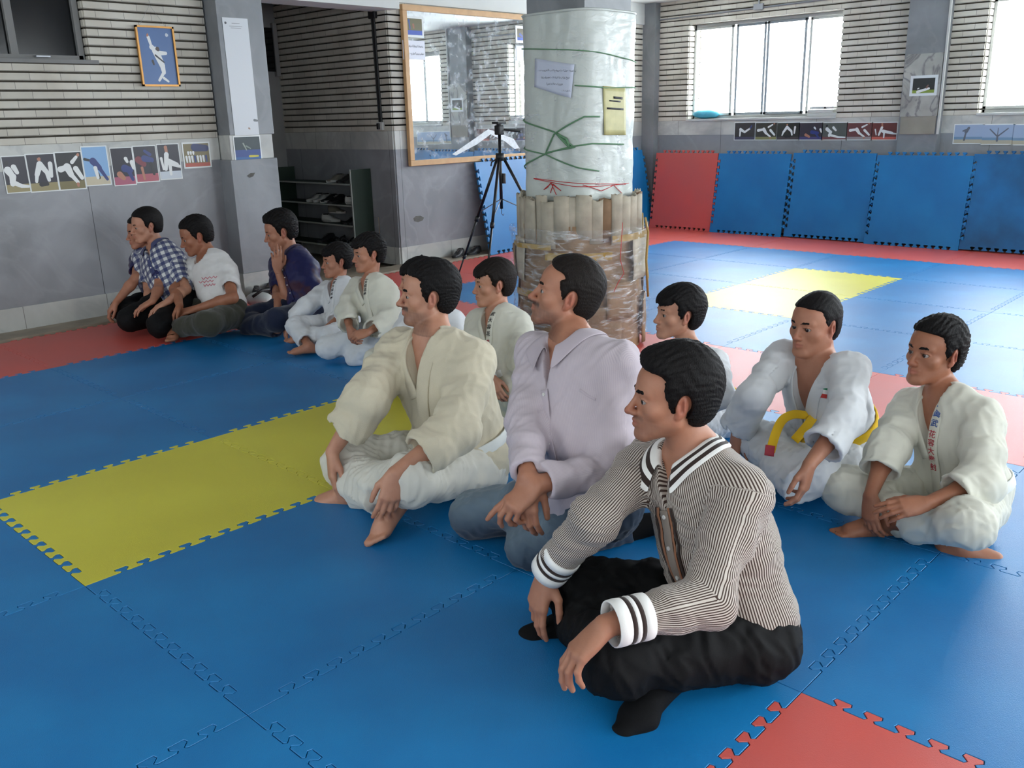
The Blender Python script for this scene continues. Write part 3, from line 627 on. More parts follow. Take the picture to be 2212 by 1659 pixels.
for q4 in ([(1325, 208), (1345, 210), (1345, 215), (1325, 213)], [(1312, 232), (1346, 234), (1346, 238), (1312, 236)], [(1316, 216), (1340, 218), (1340, 221), (1316, 219)]): curved_sheet(q4, .2930, 'printed_line', M_INK, 4, 1, parent=yl)
# cardboard tubes round the foot of the column
lowr = empty('cardboard_wrap', (CX, CY, 0), 'brown cardboard and film wrapped round the foot of the column', 'wrapping')
rel_ = lambda f: (setattr(f, 'parent', lowr), setattr(f, 'matrix_parent_inverse', Matrix.Translation(-Vector(lowr.location))))
rs = random.Random(5)
shell(-.0005+.001, .80, .375, 40, 90, .02, .15, M_CARD, 'cardboard_core', lowr, 6)
nT = 34
for i in range(nT):
    a = 2*PI*i/nT+rs.uniform(-.03, .03); r0 = .375+rs.uniform(-.008, .012); w = rs.uniform(.040, .052); ht = rs.uniform(.945, .985); bm = bmesh.new()
    c = (CX+math.cos(a)*r0, CY+math.sin(a)*r0); pts = []
    zb = rs.uniform(.66, .74)
    for z in (zb, ht-.04, ht):
        ring = []
        for k in range(12):
            t = 2*PI*k/12; x = math.cos(t)*w; y = math.sin(t)*w*.42; jit = 1+rs.uniform(-.05, .05); ring.append(bm.verts.new((c[0]+(-math.sin(a)*x+math.cos(a)*y)*jit, c[1]+(math.cos(a)*x+math.sin(a)*y)*jit, z+rs.uniform(-.008, .008)*(z == ht))))
        pts.append(ring)
    for j in range(2):
        for k in range(12): bm.faces.new((pts[j][k], pts[j][(k+1) % 12], pts[j+1][(k+1) % 12], pts[j+1][k]))
    bm.faces.new(pts[0][::-1])
    f = obj('cardboard_tube', bm, M_CARD2 if rs.random() < .8 else M_CARD, None, True); sm = f.modifiers.new('s', 'SOLIDIFY'); sm.thickness = .004; rel_(f)
for i in range(16):   # flat torn cardboard sheets lower down
    a0 = 2*PI*i/16+rs.uniform(-.1, .1); zz = rs.choice([.02, .22, .45]); shell(zz, zz+rs.uniform(.2, .32), .400+rs.uniform(0, .012), 6, 8, .016, .1, M_CARD if i % 3 else M_CARD2, 'cardboard_sheet', lowr, 20+i, .004, a0, a0+rs.uniform(.4, .7))
for i, (z0, z1, a0, a1) in enumerate(((.60, .645, 3.3, 4.3), (.70, .74, 4.3, 5.3), (.66, .69, 2.4, 3.4), (.36, .40, 2.6, 3.5))): shell(z0, z1, .418, 3, 40, .02, .1, M_BTAPE, 'packing_tape', lowr, 50+i, 0, a0, a1)
shell(.08, .78, .428, 44, 120, .028, .1, M_FILM, 'stretch_film', lowr, 60)
for L_ in ([(1395, 470), (1408, 500), (1402, 560), (1414, 640)], [(1398, 460), (1406, 520), (1412, 600)]):
    bm = bmesh.new(); P_ = [cp(x, y, .43) for x, y in L_]; f = obj('loose_tape_strip', tb([(CX+math.cos(a)*.445, CY+math.sin(a)*.445, z) for a, z in P_], .008, 5), M_BTAPE, None, True); rel_(f)
f = obj('red_string', tb([(CX+math.cos(a)*.44, CY+math.sin(a)*.44, z) for a, z in [cp(x, y, .43) for x, y in ((1348, 480), (1345, 560), (1352, 590), (1340, 610), (1334, 630))]], .002, 5), M_RED_C, None, True); rel_(f)
# ------------------------------------------------------------------ tripod
T0_ = hit(1078, 262, 2, 1.43); d_ = ray(1078, 300); tt = 6.05; tb_ = CC+ray(1078, 262)*7.1; TX, TY = tb_[0], tb_[1]; tz = 1.425
tr = empty('camera_tripod', (TX, TY, 0), 'black camera tripod standing in front of the mirror', 'tripod')
def trp(name, bm, m, smooth=True, par=None):
    o = obj(name, bm, m, None, smooth); o.parent = par or tr
    o.matrix_parent_inverse = Matrix() if par else Matrix.Translation(-Vector(tr.location)); return o
trp('centre_column', tb([(TX, TY, .72), (TX, TY, 1.30)], .013, 12), M_BLACK)
bm = bmesh.new(); box(bm, TX-.03, TY-.03, 1.30, TX+.03, TY+.03, 1.375, bev=.01); box(bm, TX-.05, TY-.035, 1.385, TX+.05, TY+.035, 1.402, bev=.004); tube(bm, [(TX, TY, 1.37), (TX, TY, 1.39)], .022, 12); trp('pan_head', bm, M_BLACKP, False)
vR = Vector((RI[0], RI[1], 0)).normalized(); C0 = Vector((TX, TY, 0))
trp('pan_handle', tb([C0+Vector((0, 0, 1.345)), C0+vR*.07+Vector((0, 0, 1.335)), C0+vR*.17+Vector((0, 0, 1.325))], [.006, .008, .013], 8), M_BLACKP)
bm = bmesh.new(); tube(bm, [(TX, TY, 1.10), (TX, TY, 1.16)], .035, 12); trp('leg_collar', bm, M_BLACKP)
bm = bmesh.new(); tube(bm, [C0-vR*.02+Vector((0, 0, 1.12)), C0-vR*.07+Vector((0, 0, 1.09)), C0-vR*.075+Vector((0, 0, 1.06))], .006, 6); trp('crank_handle', bm, M_BLACKP)
foot = hit(997, 704, 2, .012); F1 = Vector((foot[0], foot[1], 0)); v1 = (F1-C0); rr = min(v1.length, .62); v1 = v1.normalized()
for k in range(3):
    d = Matrix.Rotation(2*PI*k/3, 3, 'Z') @ v1; a = C0+d*.03+Vector((0, 0, 1.12)); b = C0+d*rr+Vector((0, 0, .012)); m1 = a.lerp(b, .45); m2 = a.lerp(b, .75)
    lg = trp('leg', tb([a, m1], .0125, 10), M_BLACK)
    trp('leg_section', tb([m1, m2], .0095, 10), M_BLACK, par=lg); trp('leg_section', tb([m2, b], .007, 10), M_BLACK, par=lg)
    trp('clamp', tb([m1-(b-a).normalized()*.02, m1+(b-a).normalized()*.02], .018, 10), M_BLACKP, par=lg); trp('clamp', tb([m2-(b-a).normalized()*.018, m2+(b-a).normalized()*.018], .015, 10), M_BLACKP, par=lg)
    trp('rubber_foot', tb([b, b-Vector((0, 0, .011))], .012, 10), M_BLACKP, par=lg)
    trp('brace', tb([C0+Vector((0, 0, .80)), a.lerp(b, .40)], .004, 6), M_GREY)
trp('hook', tb([C0+Vector((0, 0, .72)), C0+Vector((.0, 0, .68)), C0+vR*.012+Vector((0, 0, .665)), C0+vR*.02+Vector((0, 0, .68))], .003, 6), M_BLACK)
trp('hang_tag', bx(TX+.02, TY-.035, .92, TX+.022, TY+.005, 1.0), mat('tag_card', (120, 116, 112), .6))
# ------------------------------------------------------------------ shoe rack and shoes
rk = empty('shoe_rack', (4.82, 5.39, 0), 'dark green shoe rack with pale shelf edges in the passage', 'shoe rack')
M_DGREEN = mat('dark_green_paint', (26, 46, 34), .6, .1); M_EDGE = mat('shelf_edge_paint', (150, 154, 148), .6, .05)
def rp(name, bm, m): o = obj(name, bm, m); o.parent = rk; o.matrix_parent_inverse = Matrix.Translation(-Vector(rk.location)); return o
for y in (4.69, 6.07): rp('side_panel', bx(4.675, y-.008, 0, 4.93, y+.008, .965), M_DGREEN)
SHZ = (.825, .610, .405, .180)
for z in SHZ: s_ = rp('shelf', bx(4.678, 4.70, z-.012, 4.925, 6.06, z), M_DGREEN); e_ = rp('shelf_edge', bx(4.668, 4.685, z-.014, 4.678, 6.075, z+.002), M_EDGE); 
for y in (4.685, 6.068): rp('front_strip', bx(4.668, y-.004, .0, 4.678, y+.010, .97), M_EDGE)
def shoe_mesh(L=.215, w=.085, h=.082, low=False):
    S_ = []
    bm = bmesh.new(); n = 12; rows = []
    for i in range(n+1):
        t = i/n; y = -L/2+L*t
        hw = w/2*(.72+.28*math.sin(PI*min(1, t*1.15))) if t < .85 else w/2*(1-(t-.85)/.15*.55)
        top = h*(1.0 if t < .32 else (1-.62*min(1, (t-.32)/.42))) if not low else .03; top = max(top, .034)
        if t > .9: top *= .8
        row = []
        for k in range(10):
            a = PI*k/9; row.append(bm.verts.new((math.cos(a)*hw*(1 if k not in (0, 9) else 1.02), y, .012+(top-.012)*math.sin(a)**.7)))
        rows.append(row)
    for i in range(n):
        for k in range(9): bm.faces.new((rows[i][k], rows[i][k+1], rows[i+1][k+1], rows[i+1][k]))
        bm.faces.new((rows[i][9], rows[i][0], rows[i+1][0], rows[i+1][9]))
    bm.faces.new(rows[0]); bm.faces.new(rows[-1][::-1]); return bm
def sole_mesh(L=.222, w=.09):
    bm = bmesh.new(); pts = []
    for i in range(24):
        a = 2*PI*i/24; y = math.sin(a)*L/2; x = math.cos(a)*w/2*(1.0 if y > 0 else .82); pts.append((x, y))
    lo = [bm.verts.new((x, y, 0)) for x, y in pts]; hi = [bm.verts.new((x, y, .022)) for x, y in pts]
    for i in range(24): bm.faces.new((lo[i], lo[(i+1) % 24], hi[(i+1) % 24], hi[i]))
    bm.faces.new(hi); bm.faces.new(lo[::-1]); return bm
SHOES = {}
def shoe(x, y, z, rz, colr, sole, label, group, sandal=False):
    k = (colr, sole, sandal)
    if k not in SHOES:
        r = bpy.data.objects.new('sandal' if sandal else 'shoe', None); m1 = mat('shoe_%d_%d_%d' % colr, colr, .5, .1); m2 = mat('sole_%d_%d_%d' % sole, sole, .6, .1)
        a = obj('sole', sole_mesh(), m2); a.parent = r
        if sandal:
            b = obj('strap', tb([(-.05, .03, .02), (-.035, .035, .055), (0, .04, .068), (.035, .035, .055), (.05, .03, .02)], .012, 8), m1, None, True); b.parent = r
            b = obj('strap', tb([(-.042, -.06, .02), (-.03, -.07, .05), (0, -.10, .07), (.03, -.07, .05), (.042, -.06, .02)], .008, 8), m1, None, True); b.parent = r
        else:
            b = obj('upper', shoe_mesh(), m1, None, True); b.parent = r
            b = obj('opening', bx(-.022, -.090, .072, .022, -.03, .0835, bev=.006), M_BLACKP); b.parent = r
            b = obj('laces', tb([(-.018, -.02, .077), (.018, -.008, .074), (-.018, .004, .069), (.018, .016, .063), (-.016, .028, .058)], .003, 5), mat('lace', (120, 120, 118), .8)); b.parent = r
        SHOES[k] = r; o = r; COL.objects.link(o)
    else:
        r = SHOES[k]; o = r.copy(); COL.objects.link(o)
        for c in list(r.children): q = c.copy(); q.parent = o; COL.objects.link(q)
    o.location = (x, y, z); o.rotation_euler = (0, 0, rz); tag(o, label, 'sandal' if sandal else 'shoe', group); return o
WS, GS, BS, DS = (196, 196, 190), (120, 116, 104), (24, 24, 26), (40, 42, 46)
r_ = PI/2
G1 = 'shoes on the rack'
def sy(px, z): return hit(px, 0, 0, 4.80)[1]
def ry(px, py): return hit(px, py, 0, 4.78)[1]
for px, py, z, c, so, lb, rz in ((719, 385, 0, GS, WS, 'grey trainer on the top shelf, toe out', r_), (740, 380, 0, BS, BS, 'black shoe on the top shelf beside the grey trainer', r_+.1), (758, 380, 0, BS, BS, 'black shoe at the right end of the top shelf', r_-.1)):
    shoe(4.805, ry(px, py), SHZ[0]+.001, rz, c, so, lb, G1)
for px, c, so, lb, rz in ((677, WS, WS, 'left white trainer of the pair on the second shelf', r_), (691, WS, WS, 'right white trainer of the pair on the second shelf', r_+.05), (706, BS, WS, 'black shoe beside the white pair on the second shelf', r_), (722, BS, BS, 'dark shoe in the middle of the second shelf', r_+.1), (764, WS, WS, 'striped white trainer at the right end of the second shelf', PI+.5)):
    shoe(4.80, ry(px, 425), SHZ[1]+.001, rz, c, so, lb, G1)
for px, c, so, lb, rz in ((712, WS, WS, 'white trainer lying sideways on the third shelf', PI+.35), (755, BS, BS, 'black boot at the right of the third shelf', r_), (769, DS, BS, 'black boot in the corner of the third shelf', r_-.1)):
    shoe(4.80, ry(px, 465), SHZ[2]+.001, rz, c, so, lb, G1)
shoe(4.82, ry(722, 455), SHZ[2]+.095, PI+.2, GS, WS, 'grey patterned trainer stacked on the white one', G1)
for px, c, so, lb, rz in ((700, DS, BS, 'dark trainer on the lowest shelf, left', r_), (728, BS, DS, 'black slipper in the middle of the lowest shelf', r_+.2), (748, DS, WS, 'dark slipper on the lowest shelf, right', r_)):
    shoe(4.80, ry(px, 518), SHZ[3]+.001, rz, c, so, lb, G1, sandal='slipper' in lb)
G2 = 'shoes on the stone kerb'
for px, py, lb, rz, sd in ((975, 553, 'black shoe by the skirting, left of the tripod leg', 1.9, 0), (1015, 548, 'black shoe next to the tripod leg', 1.7, 0), (556, 641, 'black shoe behind the youth in dark shirt, left one', 2.6, 0), (582, 634, 'black shoe behind the youth in dark shirt, right one', 2.4, 0), (820, 566, 'black sandal at the passage corner, left one', 1.9, 1), (845, 560, 'black sandal at the passage corner, right one', 2.3, 1)):
    h = hit(px, py, 2, .013); shoe(h[0], min(h[1], 4.16) if h[0] < 3.4 or h[0] > 5.0 else h[1], .0130, rz, BS, DS if sd else BS, lb, G2, sandal=bool(sd))
# white and black bag behind the youth
h = hit(570, 668, 2, .0); S_ = bmesh.new(); bmesh.ops.create_icosphere(S_, subdivisions=3, radius=1, matrix=Matrix.Translation((h[0], h[1]+.05, .075)) @ Matrix.Diagonal((.10, .13, .06, 1)))
bg_ = empty('shoulder_bag', (h[0], h[1]+.05, 0), 'white and black shoulder bag lying behind the youth in dark shirt', 'bag')
for nm, bm, m in (('bag_body', S_, M_FRAME), ('bag_strap', tb([(h[0]-.1, h[1]-.02, .12), (h[0]-.02, h[1]-.03, .16), (h[0]+.08, h[1], .15), (h[0]+.13, h[1]+.12, .05)], .012, 8), M_BLACKP)):
    o = obj(nm, bm, m, None, True); o.parent = bg_; o.matrix_parent_inverse = Matrix.Translation(-Vector(bg_.location))
# ------------------------------------------------------------------ passage wall fittings
cd_ = empty('electrical_conduit', (4.93, 4.5, 1.4), 'black cable conduit running down the passage wall to a socket', 'conduit')
for nm, bm, m in (('conduit_pipe', tb([(4.925, 4.475, 1.42), (4.925, 4.49, 2.40)], .011, 8), M_BLACKP), ('conduit_pipe', tb([(4.925, 4.445, 1.42), (4.925, 4.46, 2.40)], .011, 8), M_BLACKP), ('junction_box', bx(4.90, 4.42, 2.38, 4.94, 4.52, 2.45, bev=.006), M_BLACKP), ('socket_box', bx(4.91, 4.42, 1.34, 4.945, 4.51, 1.42, bev=.006), M_FRAME), ('plug', bx(4.89, 4.455, 1.35, 4.915, 4.49, 1.41, bev=.006), M_BLACKP)):
    o = obj(nm, bm, m); o.parent = cd_; o.matrix_parent_inverse = Matrix.Translation(-Vector(cd_.location))
tag(obj('thin_stick', tb([(4.925, 4.66, .47), (4.925, 4.60, .475), (4.925, 4.58, .02)], .004, 5), M_STONE), 'thin pale wire leaning on the passage wall beside the rack', 'wire')
# ------------------------------------------------------------------ window sill things and wall conduit
h0 = hit(1490, 252, 0, 9.28); h1 = hit(1557, 252, 0, 9.28)
bag = bmesh.new(); bmesh.ops.create_icosphere(bag, subdivisions=3, radius=1, matrix=Matrix.Translation((9.30, (h0[1]+h1[1])/2, WZ0+.055)) @ Matrix.Diagonal((.075, .19, .055, 1)))
for v in bag.verts: v.co += Vector((0, 0, 1))*.018*noise.noise(v.co*9)
tag(obj('plastic_bag', bag, mat('light_blue_plastic', (96, 196, 222), .3, .15, 10), None, True), 'light blue plastic bag on the window sill', 'bag')
yb = hit(1775, 250, 0, 9.28)[1]
for i, (dy, z, w, hh, lb) in enumerate(((-.02, 0, .34, .035, 'bottom book of the white stack on the window sill'), (.0, .036, .30, .04, 'middle white book of the stack on the sill'), (.03, .077, .20, .03, 'top white book, pushed to the left, on the sill stack'), (-.10, .077, .12, .028, 'small white block on the right of the sill stack'))):
    o = obj('book', bx(9.23, yb+dy-w/2, WZ0+z+.001, 9.35, yb+dy+w/2, WZ0+z+hh, bev=.004), M_FRAME); tag(o, lb, 'book', 'white books on the window sill')
cw = empty('wall_conduit', (9.22, 2.7, 2.6), 'grey conduit pipe with junction box above the left window', 'conduit')
for nm, bm in (('pipe', tb([(9.225, 4.1, 2.56), (9.225, .97, 2.60)], .010, 8)), ('pipe', tb([(9.22, 2.72, 2.60), (9.22, 2.72, CEIL)], .012, 8)), ('junction_box', bx(9.20, 2.66, 2.555, 9.235, 2.78, 2.62, bev=.004))):
    o = obj(nm, bm, M_GREY); o.parent = cw; o.matrix_parent_inverse = Matrix.Translation(-Vector(cw.location))
# ------------------------------------------------------------------ chips and stains in the marble
M_CHIP = mat('chipped_plaster', (104, 104, 100), .9, .15, 30)

def chip(wall_name, pts, y, m=None):
    poly_on_wall([wpt(a, b, y) for a, b in pts], y, .0012, 'chip', m or M_CHIP, bpy.data.objects[wall_name])
chip('wall_mirror', [(893, 472), (898, 467), (908, 466), (916, 470), (913, 476), (903, 480), (895, 478)], LEFTY-.0145)
chip('wall_left', [(533, 380), (541, 374), (551, 373), (547, 381), (539, 384)], 4.0995)
# ------------------------------------------------------------------ implicit-surface modeller
F4 = np.float32
def V3(*a): return np.array(a if len(a) == 3 else a[0], float)
def nrm(v):
    v = np.asarray(v, float); return v/max(np.linalg.norm(v), 1e-9)
def smin(a, b, k):
    if k <= 0: return np.minimum(a, b)
    h = np.maximum(k-np.abs(a-b), 0)/k
    return np.minimum(a, b)-h*h*k*.25
def wob(p, s, seed):
    """cheap warped sine noise, about -1..1, wavelength about s metres"""
    f = 6.283/s; r = np.random.RandomState(seed); A = r.normal(size=(4, 3)); A /= np.linalg.norm(A, axis=1)[:, None]; ph = r.rand(4)*6.28
    q = p@A.T.astype(F4)*F4(f)
    return (np.sin(q[:, 0]+ph[0]+1.6*np.sin(q[:, 1]*.6+ph[1]))+np.sin(q[:, 2]*1.37+ph[2]+1.3*np.sin(q[:, 3]*.8+ph[3])))*.5
class Sdf:
    def __init__(s): s.ops = []; s.bounds = []
    def cap(s, a, b, ra, rb=None, k=.02, sub=False, tagi=0, wr=0, wf=30., sq=None):
        """tapered capsule; wr/wf: wrinkle depth and rate along it; sq=(axis, factor) flattens it across that axis"""
        a = np.asarray(a, float); b = np.asarray(b, float); rb = ra if rb is None else rb
        R = max(ra, rb)+abs(wr)*2
        s.ops.append(('c', a, b, ra, rb, k, sub, wr, wf, tagi, sq)); s.bounds.append(((a+b)/2, np.linalg.norm(b-a)/2+R*(1.0 if sq is None else max(1, sq[1])))); return s
    def ell(s, c, r, R=None, k=.02, sub=False, tagi=0):
        c = np.asarray(c, float); r = np.asarray(r, float); R = np.eye(3) if R is None else np.asarray(R, float)
        s.ops.append(('e', c, r, R, k, sub, tagi)); s.bounds.append((c, r.max())); return s
    def sub(s, g, k=.02):
        bs = [b for b in g.bounds if b is not None]; lo = np.min([c-r for c, r in bs], 0); hi = np.max([c+r for c, r in bs], 0)
        s.ops.append(('g', g, 0, 0, k, False)); s.bounds.append(((lo+hi)/2, np.linalg.norm(hi-lo)/2)); return s
    def flat(s):
        out = []
        for o in s.ops:
            if o[0] == 'g': out += o[1].flat()
            elif o[0] != 'f' and not (o[6] if o[0] == 'c' else o[5]): out.append(o)
        return out
    def fn(s, f): s.ops.append(('f', f)); s.bounds.append(None); return s
    def tube(s, pts, r, k=.01, **kw):
        for i in range(len(pts)-1): s.cap(pts[i], pts[i+1], r if np.isscalar(r) else r[i], r if np.isscalar(r) else r[i+1], k, **kw)
        return s
    def prim(s, o, p):
        if o[0] == 'c':
            a, b, ra, rb, wr, wf, sq = o[1], o[2], o[3], o[4], o[7], o[8], o[10]
            ba = (b-a).astype(F4); L2 = max(float(ba@ba), 1e-8); pa = p-a.astype(F4); t = np.clip(pa@ba/L2, 0, 1)
            q = pa-t[:, None]*ba
            if sq is not None:
                ax = np.asarray(sq[0], F4); c = q@ax; q = q+(c*(1/sq[1]-1))[:, None]*ax
            r = ra+(rb-ra)*t
            if wr:
                tt = t*math.sqrt(L2); u = np.asarray(nrm(np.cross(ba, (.3, .5, .8))), F4); v = np.cross(nrm(ba), u).astype(F4)
                w = np.sin(tt*wf+(q@u)*18+2.0*np.sin((q@v)*22+tt*9)); r = r+wr*w*np.abs(w)
            d = np.sqrt((q*q).sum(1))-r
            if sq is not None and sq[1] < 1: d = d*F4(sq[1]*.5+.5)
            return d
        c, r, R = o[1], o[2], o[3]
        q = (p-c.astype(F4))@R.astype(F4); q1 = q/r.astype(F4); k0 = np.sqrt((q1*q1).sum(1)); q2 = q1/r.astype(F4); k1 = np.sqrt((q2*q2).sum(1))
        return k0*(k0-1)/np.maximum(k1, 1e-6)
    def ev(s, p, bc=None, br=0, margin=0):
        d = None
        for o, bd in zip(s.ops, s.bounds):
            if o[0] == 'f':
                if d is not None: d = o[1](p, d)
                continue
            k = o[5] if o[0] == 'c' else o[4]
            if bc is not None and np.linalg.norm(bc-bd[0])-bd[1]-br > k+margin: continue
            sub = o[6] if o[0] == 'c' else o[5]
            q = o[1].ev(p, bc, br, margin) if o[0] == 'g' else s.prim(o, p)
            if q is None: continue
            if sub:
                if d is not None: d = -smin(-d, q, k)
            else: d = q if d is None else smin(d, q, k)
        return d
    def near(s, p):
        """cloth coordinates: (around, along, which) from the nearest tagged primitive"""
        best = np.full(len(p), 1e9, F4); out = np.zeros((len(p), 3), F4)
        for o in s.flat():
            tg = o[9] if o[0] == 'c' else o[6]
            if not tg: continue
            q = s.prim(o, p); m = q < best; best[m] = q[m]
            if o[0] == 'c' and tg != 1:
                ba = nrm(o[2]-o[1]); u = nrm(np.cross(ba, (0, .1, 1.))); v = np.cross(ba, u); d = p[m]-o[1].astype(F4)
                if isinstance(tg, tuple) and len(tg) > 2:      # arc length measured from the plane the limb bends in
                    L_ = np.linalg.norm(o[2]-o[1]); t_ = np.clip(d@ba.astype(F4), 0, L_); q_ = d-t_[:, None]*ba.astype(F4); rr = np.maximum(np.linalg.norm(q_, axis=1), 1e-4)
                    out[m, 0] = np.arcsin(np.clip(q_@tg[2].astype(F4)/rr, -1, 1))*tg[1]
                else: out[m, 0] = np.arctan2(d@v.astype(F4), d@u.astype(F4))*(tg[1] if isinstance(tg, tuple) else .06)
                out[m, 1] = d@ba.astype(F4)
            else:
                d = p[m]-s.org.astype(F4); fw = np.cross(s.ax[1], s.ax[0]); out[m, 0] = np.arctan2(d@s.ax[0].astype(F4), d@fw.astype(F4)+.02)*.165; out[m, 1] = d@s.ax[1].astype(F4)
        return out
    def mesh(s, h, region=None, B=14, bias=0.):
        """surface nets over sparse blocks; region(p)->bool keeps cells"""
        un = [(c, r) for o, bd in zip(s.ops, s.bounds) if bd is not None and not (o[6] if o[0] == 'c' else o[5]) for c, r in [bd]]
        lo = np.min([c-r for c, r in un], 0)-.03; hi = np.max([c+r for c, r in un], 0)+.03
        n = np.ceil((hi-lo)/(h*B)).astype(int); hd = h*B*.5*math.sqrt(3)
        ii = np.stack(np.meshgrid(*[np.arange(k) for k in n], indexing='ij'), -1).reshape(-1, 3)
        bc = lo+(ii+.5)*h*B
        keep = np.zeros(len(ii), bool)
        for c, r in un: keep |= np.linalg.norm(bc-c, axis=1) < r+hd+.015
        if region is not None: keep &= region(bc, hd)
        ii = ii[keep]; bc = bc[keep]
        g = np.stack(np.meshgrid(*[np.arange(B+1)]*3, indexing='ij'), -1).reshape(-1, 3)
        cell_keys = []; cell_pos = []; quads = []
        big = np.array([1 << 40, 1 << 20, 1], np.int64)
        E = [(0, 0, 0), (1, 0, 0), (0, 1, 0), (1, 1, 0), (0, 0, 1), (1, 0, 1), (0, 1, 1), (1, 1, 1)]
        EDG = [(0, 1), (2, 3), (4, 5), (6, 7), (0, 2), (1, 3), (4, 6), (5, 7), (0, 4), (1, 5), (2, 6), (3, 7)]
        for bi, c in zip(ii, bc):
            d0 = s.ev(c[None].astype(F4), c, 0, 1e9)
            if d0 is None or abs(float(d0[0])) > hd+.05: continue
            base = bi*B; p = (lo+(g+base)*h).astype(F4)
            d = s.ev(p, c, hd, .02)
            if d is not None and bias: d = d+F4(bias)
            if d is None or d.min() > 0 or d.max() < 0: continue
            D = d.reshape(B+1, B+1, B+1); ins = D < 0
            corners = [ins[e[0]:B+e[0], e[1]:B+e[1], e[2]:B+e[2]] for e in E]
            sm = sum(q.astype(np.int8) for q in corners); act = (sm > 0) & (sm < 8)
            ai = np.argwhere(act)
            if not len(ai): continue
            vals = np.stack([D[ai[:, 0]+e[0], ai[:, 1]+e[1], ai[:, 2]+e[2]] for e in E], 1)
            acc = np.zeros((len(ai), 3)); cnt = np.zeros(len(ai)); Ea = np.array(E, float)
            for a, b in EDG:
                va, vb = vals[:, a], vals[:, b]; m = (va < 0) != (vb < 0)
                t = np.where(m, va/np.where(m, va-vb, 1), 0)
                acc += np.where(m[:, None], Ea[a]+t[:, None]*(Ea[b]-Ea[a]), 0); cnt += m
            cell_pos.append(lo+(ai+base+acc/cnt[:, None])*h); cell_keys.append((ai+base+1)@big)
            for ax in range(3):
                e = [0, 0, 0]; e[ax] = 1
                A = ins[:B, :B, :B]; Bq = ins[e[0]:B+e[0], e[1]:B+e[1], e[2]:B+e[2]]
                w = np.argwhere(A != Bq)
                if not len(w): continue
                fl = A[w[:, 0], w[:, 1], w[:, 2]]; w = w+base+1
                o1 = np.zeros(3, int); o2 = np.zeros(3, int); o1[(ax+1) % 3] = 1; o2[(ax+2) % 3] = 1
                q = np.stack([w@big, (w-o1)@big, (w-o1-o2)@big, (w-o2)@big], 1)
                q[~fl] = q[~fl][:, ::-1]; quads.append(q)
        if not cell_keys: return np.zeros((0, 3)), np.zeros((0, 4), int)
        K = np.concatenate(cell_keys); P = np.concatenate(cell_pos); Q = np.concatenate(quads)
        o = np.argsort(K); K = K[o]; P = P[o]
        ix = np.clip(np.searchsorted(K, Q), 0, len(K)-1); ok = (K[ix] == Q).all(1); ix = ix[ok]
        if region is not None:
            kp = region(P, 0); ok = kp[ix].all(1); ix = ix[ok]
            used = np.unique(ix); mp = np.zeros(len(P), int); mp[used] = np.arange(len(used)); P = P[used]; ix = mp[ix]
        return P, ix
def mobj(name, VQ, m, parent=None, col=None, st=None):
    if isinstance(VQ, tuple): VQ = [VQ]
    off = 0; Vs = []; Qs = []
    for v, q in VQ: Vs.append(v); Qs.append(q+off); off += len(v)
    v = np.concatenate(Vs); q = np.concatenate(Qs)
    me = bpy.data.meshes.new(name)
    me.vertices.add(len(v)); me.vertices.foreach_set('co', v.astype(F4).ravel())
    me.loops.add(len(q)*4); me.loops.foreach_set('vertex_index', q.astype(np.int32).ravel())
    me.polygons.add(len(q)); me.polygons.foreach_set('loop_start', (np.arange(len(q))*4).astype(np.int32)); me.polygons.foreach_set('loop_total', np.full(len(q), 4, np.int32))
    me.update(calc_edges=True)
    me.polygons.foreach_set('use_smooth', np.ones(len(q), bool))
    if col is not None:
        a = me.attributes.new('tint', 'FLOAT_VECTOR', 'POINT'); a.data.foreach_set('vector', col(v).astype(F4).ravel())
    if st is not None:
        a = me.attributes.new('cloth', 'FLOAT_VECTOR', 'POINT'); a.data.foreach_set('vector', st(v).astype(F4).ravel())
    for mm in (m if isinstance(m, (list, tuple)) else [m]): me.materials.append(mm)
    me.validate()
    o = bpy.data.objects.new(name, me); COL.objects.link(o)
    if parent is not None:
        o.parent = parent; o.matrix_parent_inverse = Matrix.Translation(-Vector(parent.location))
    return o
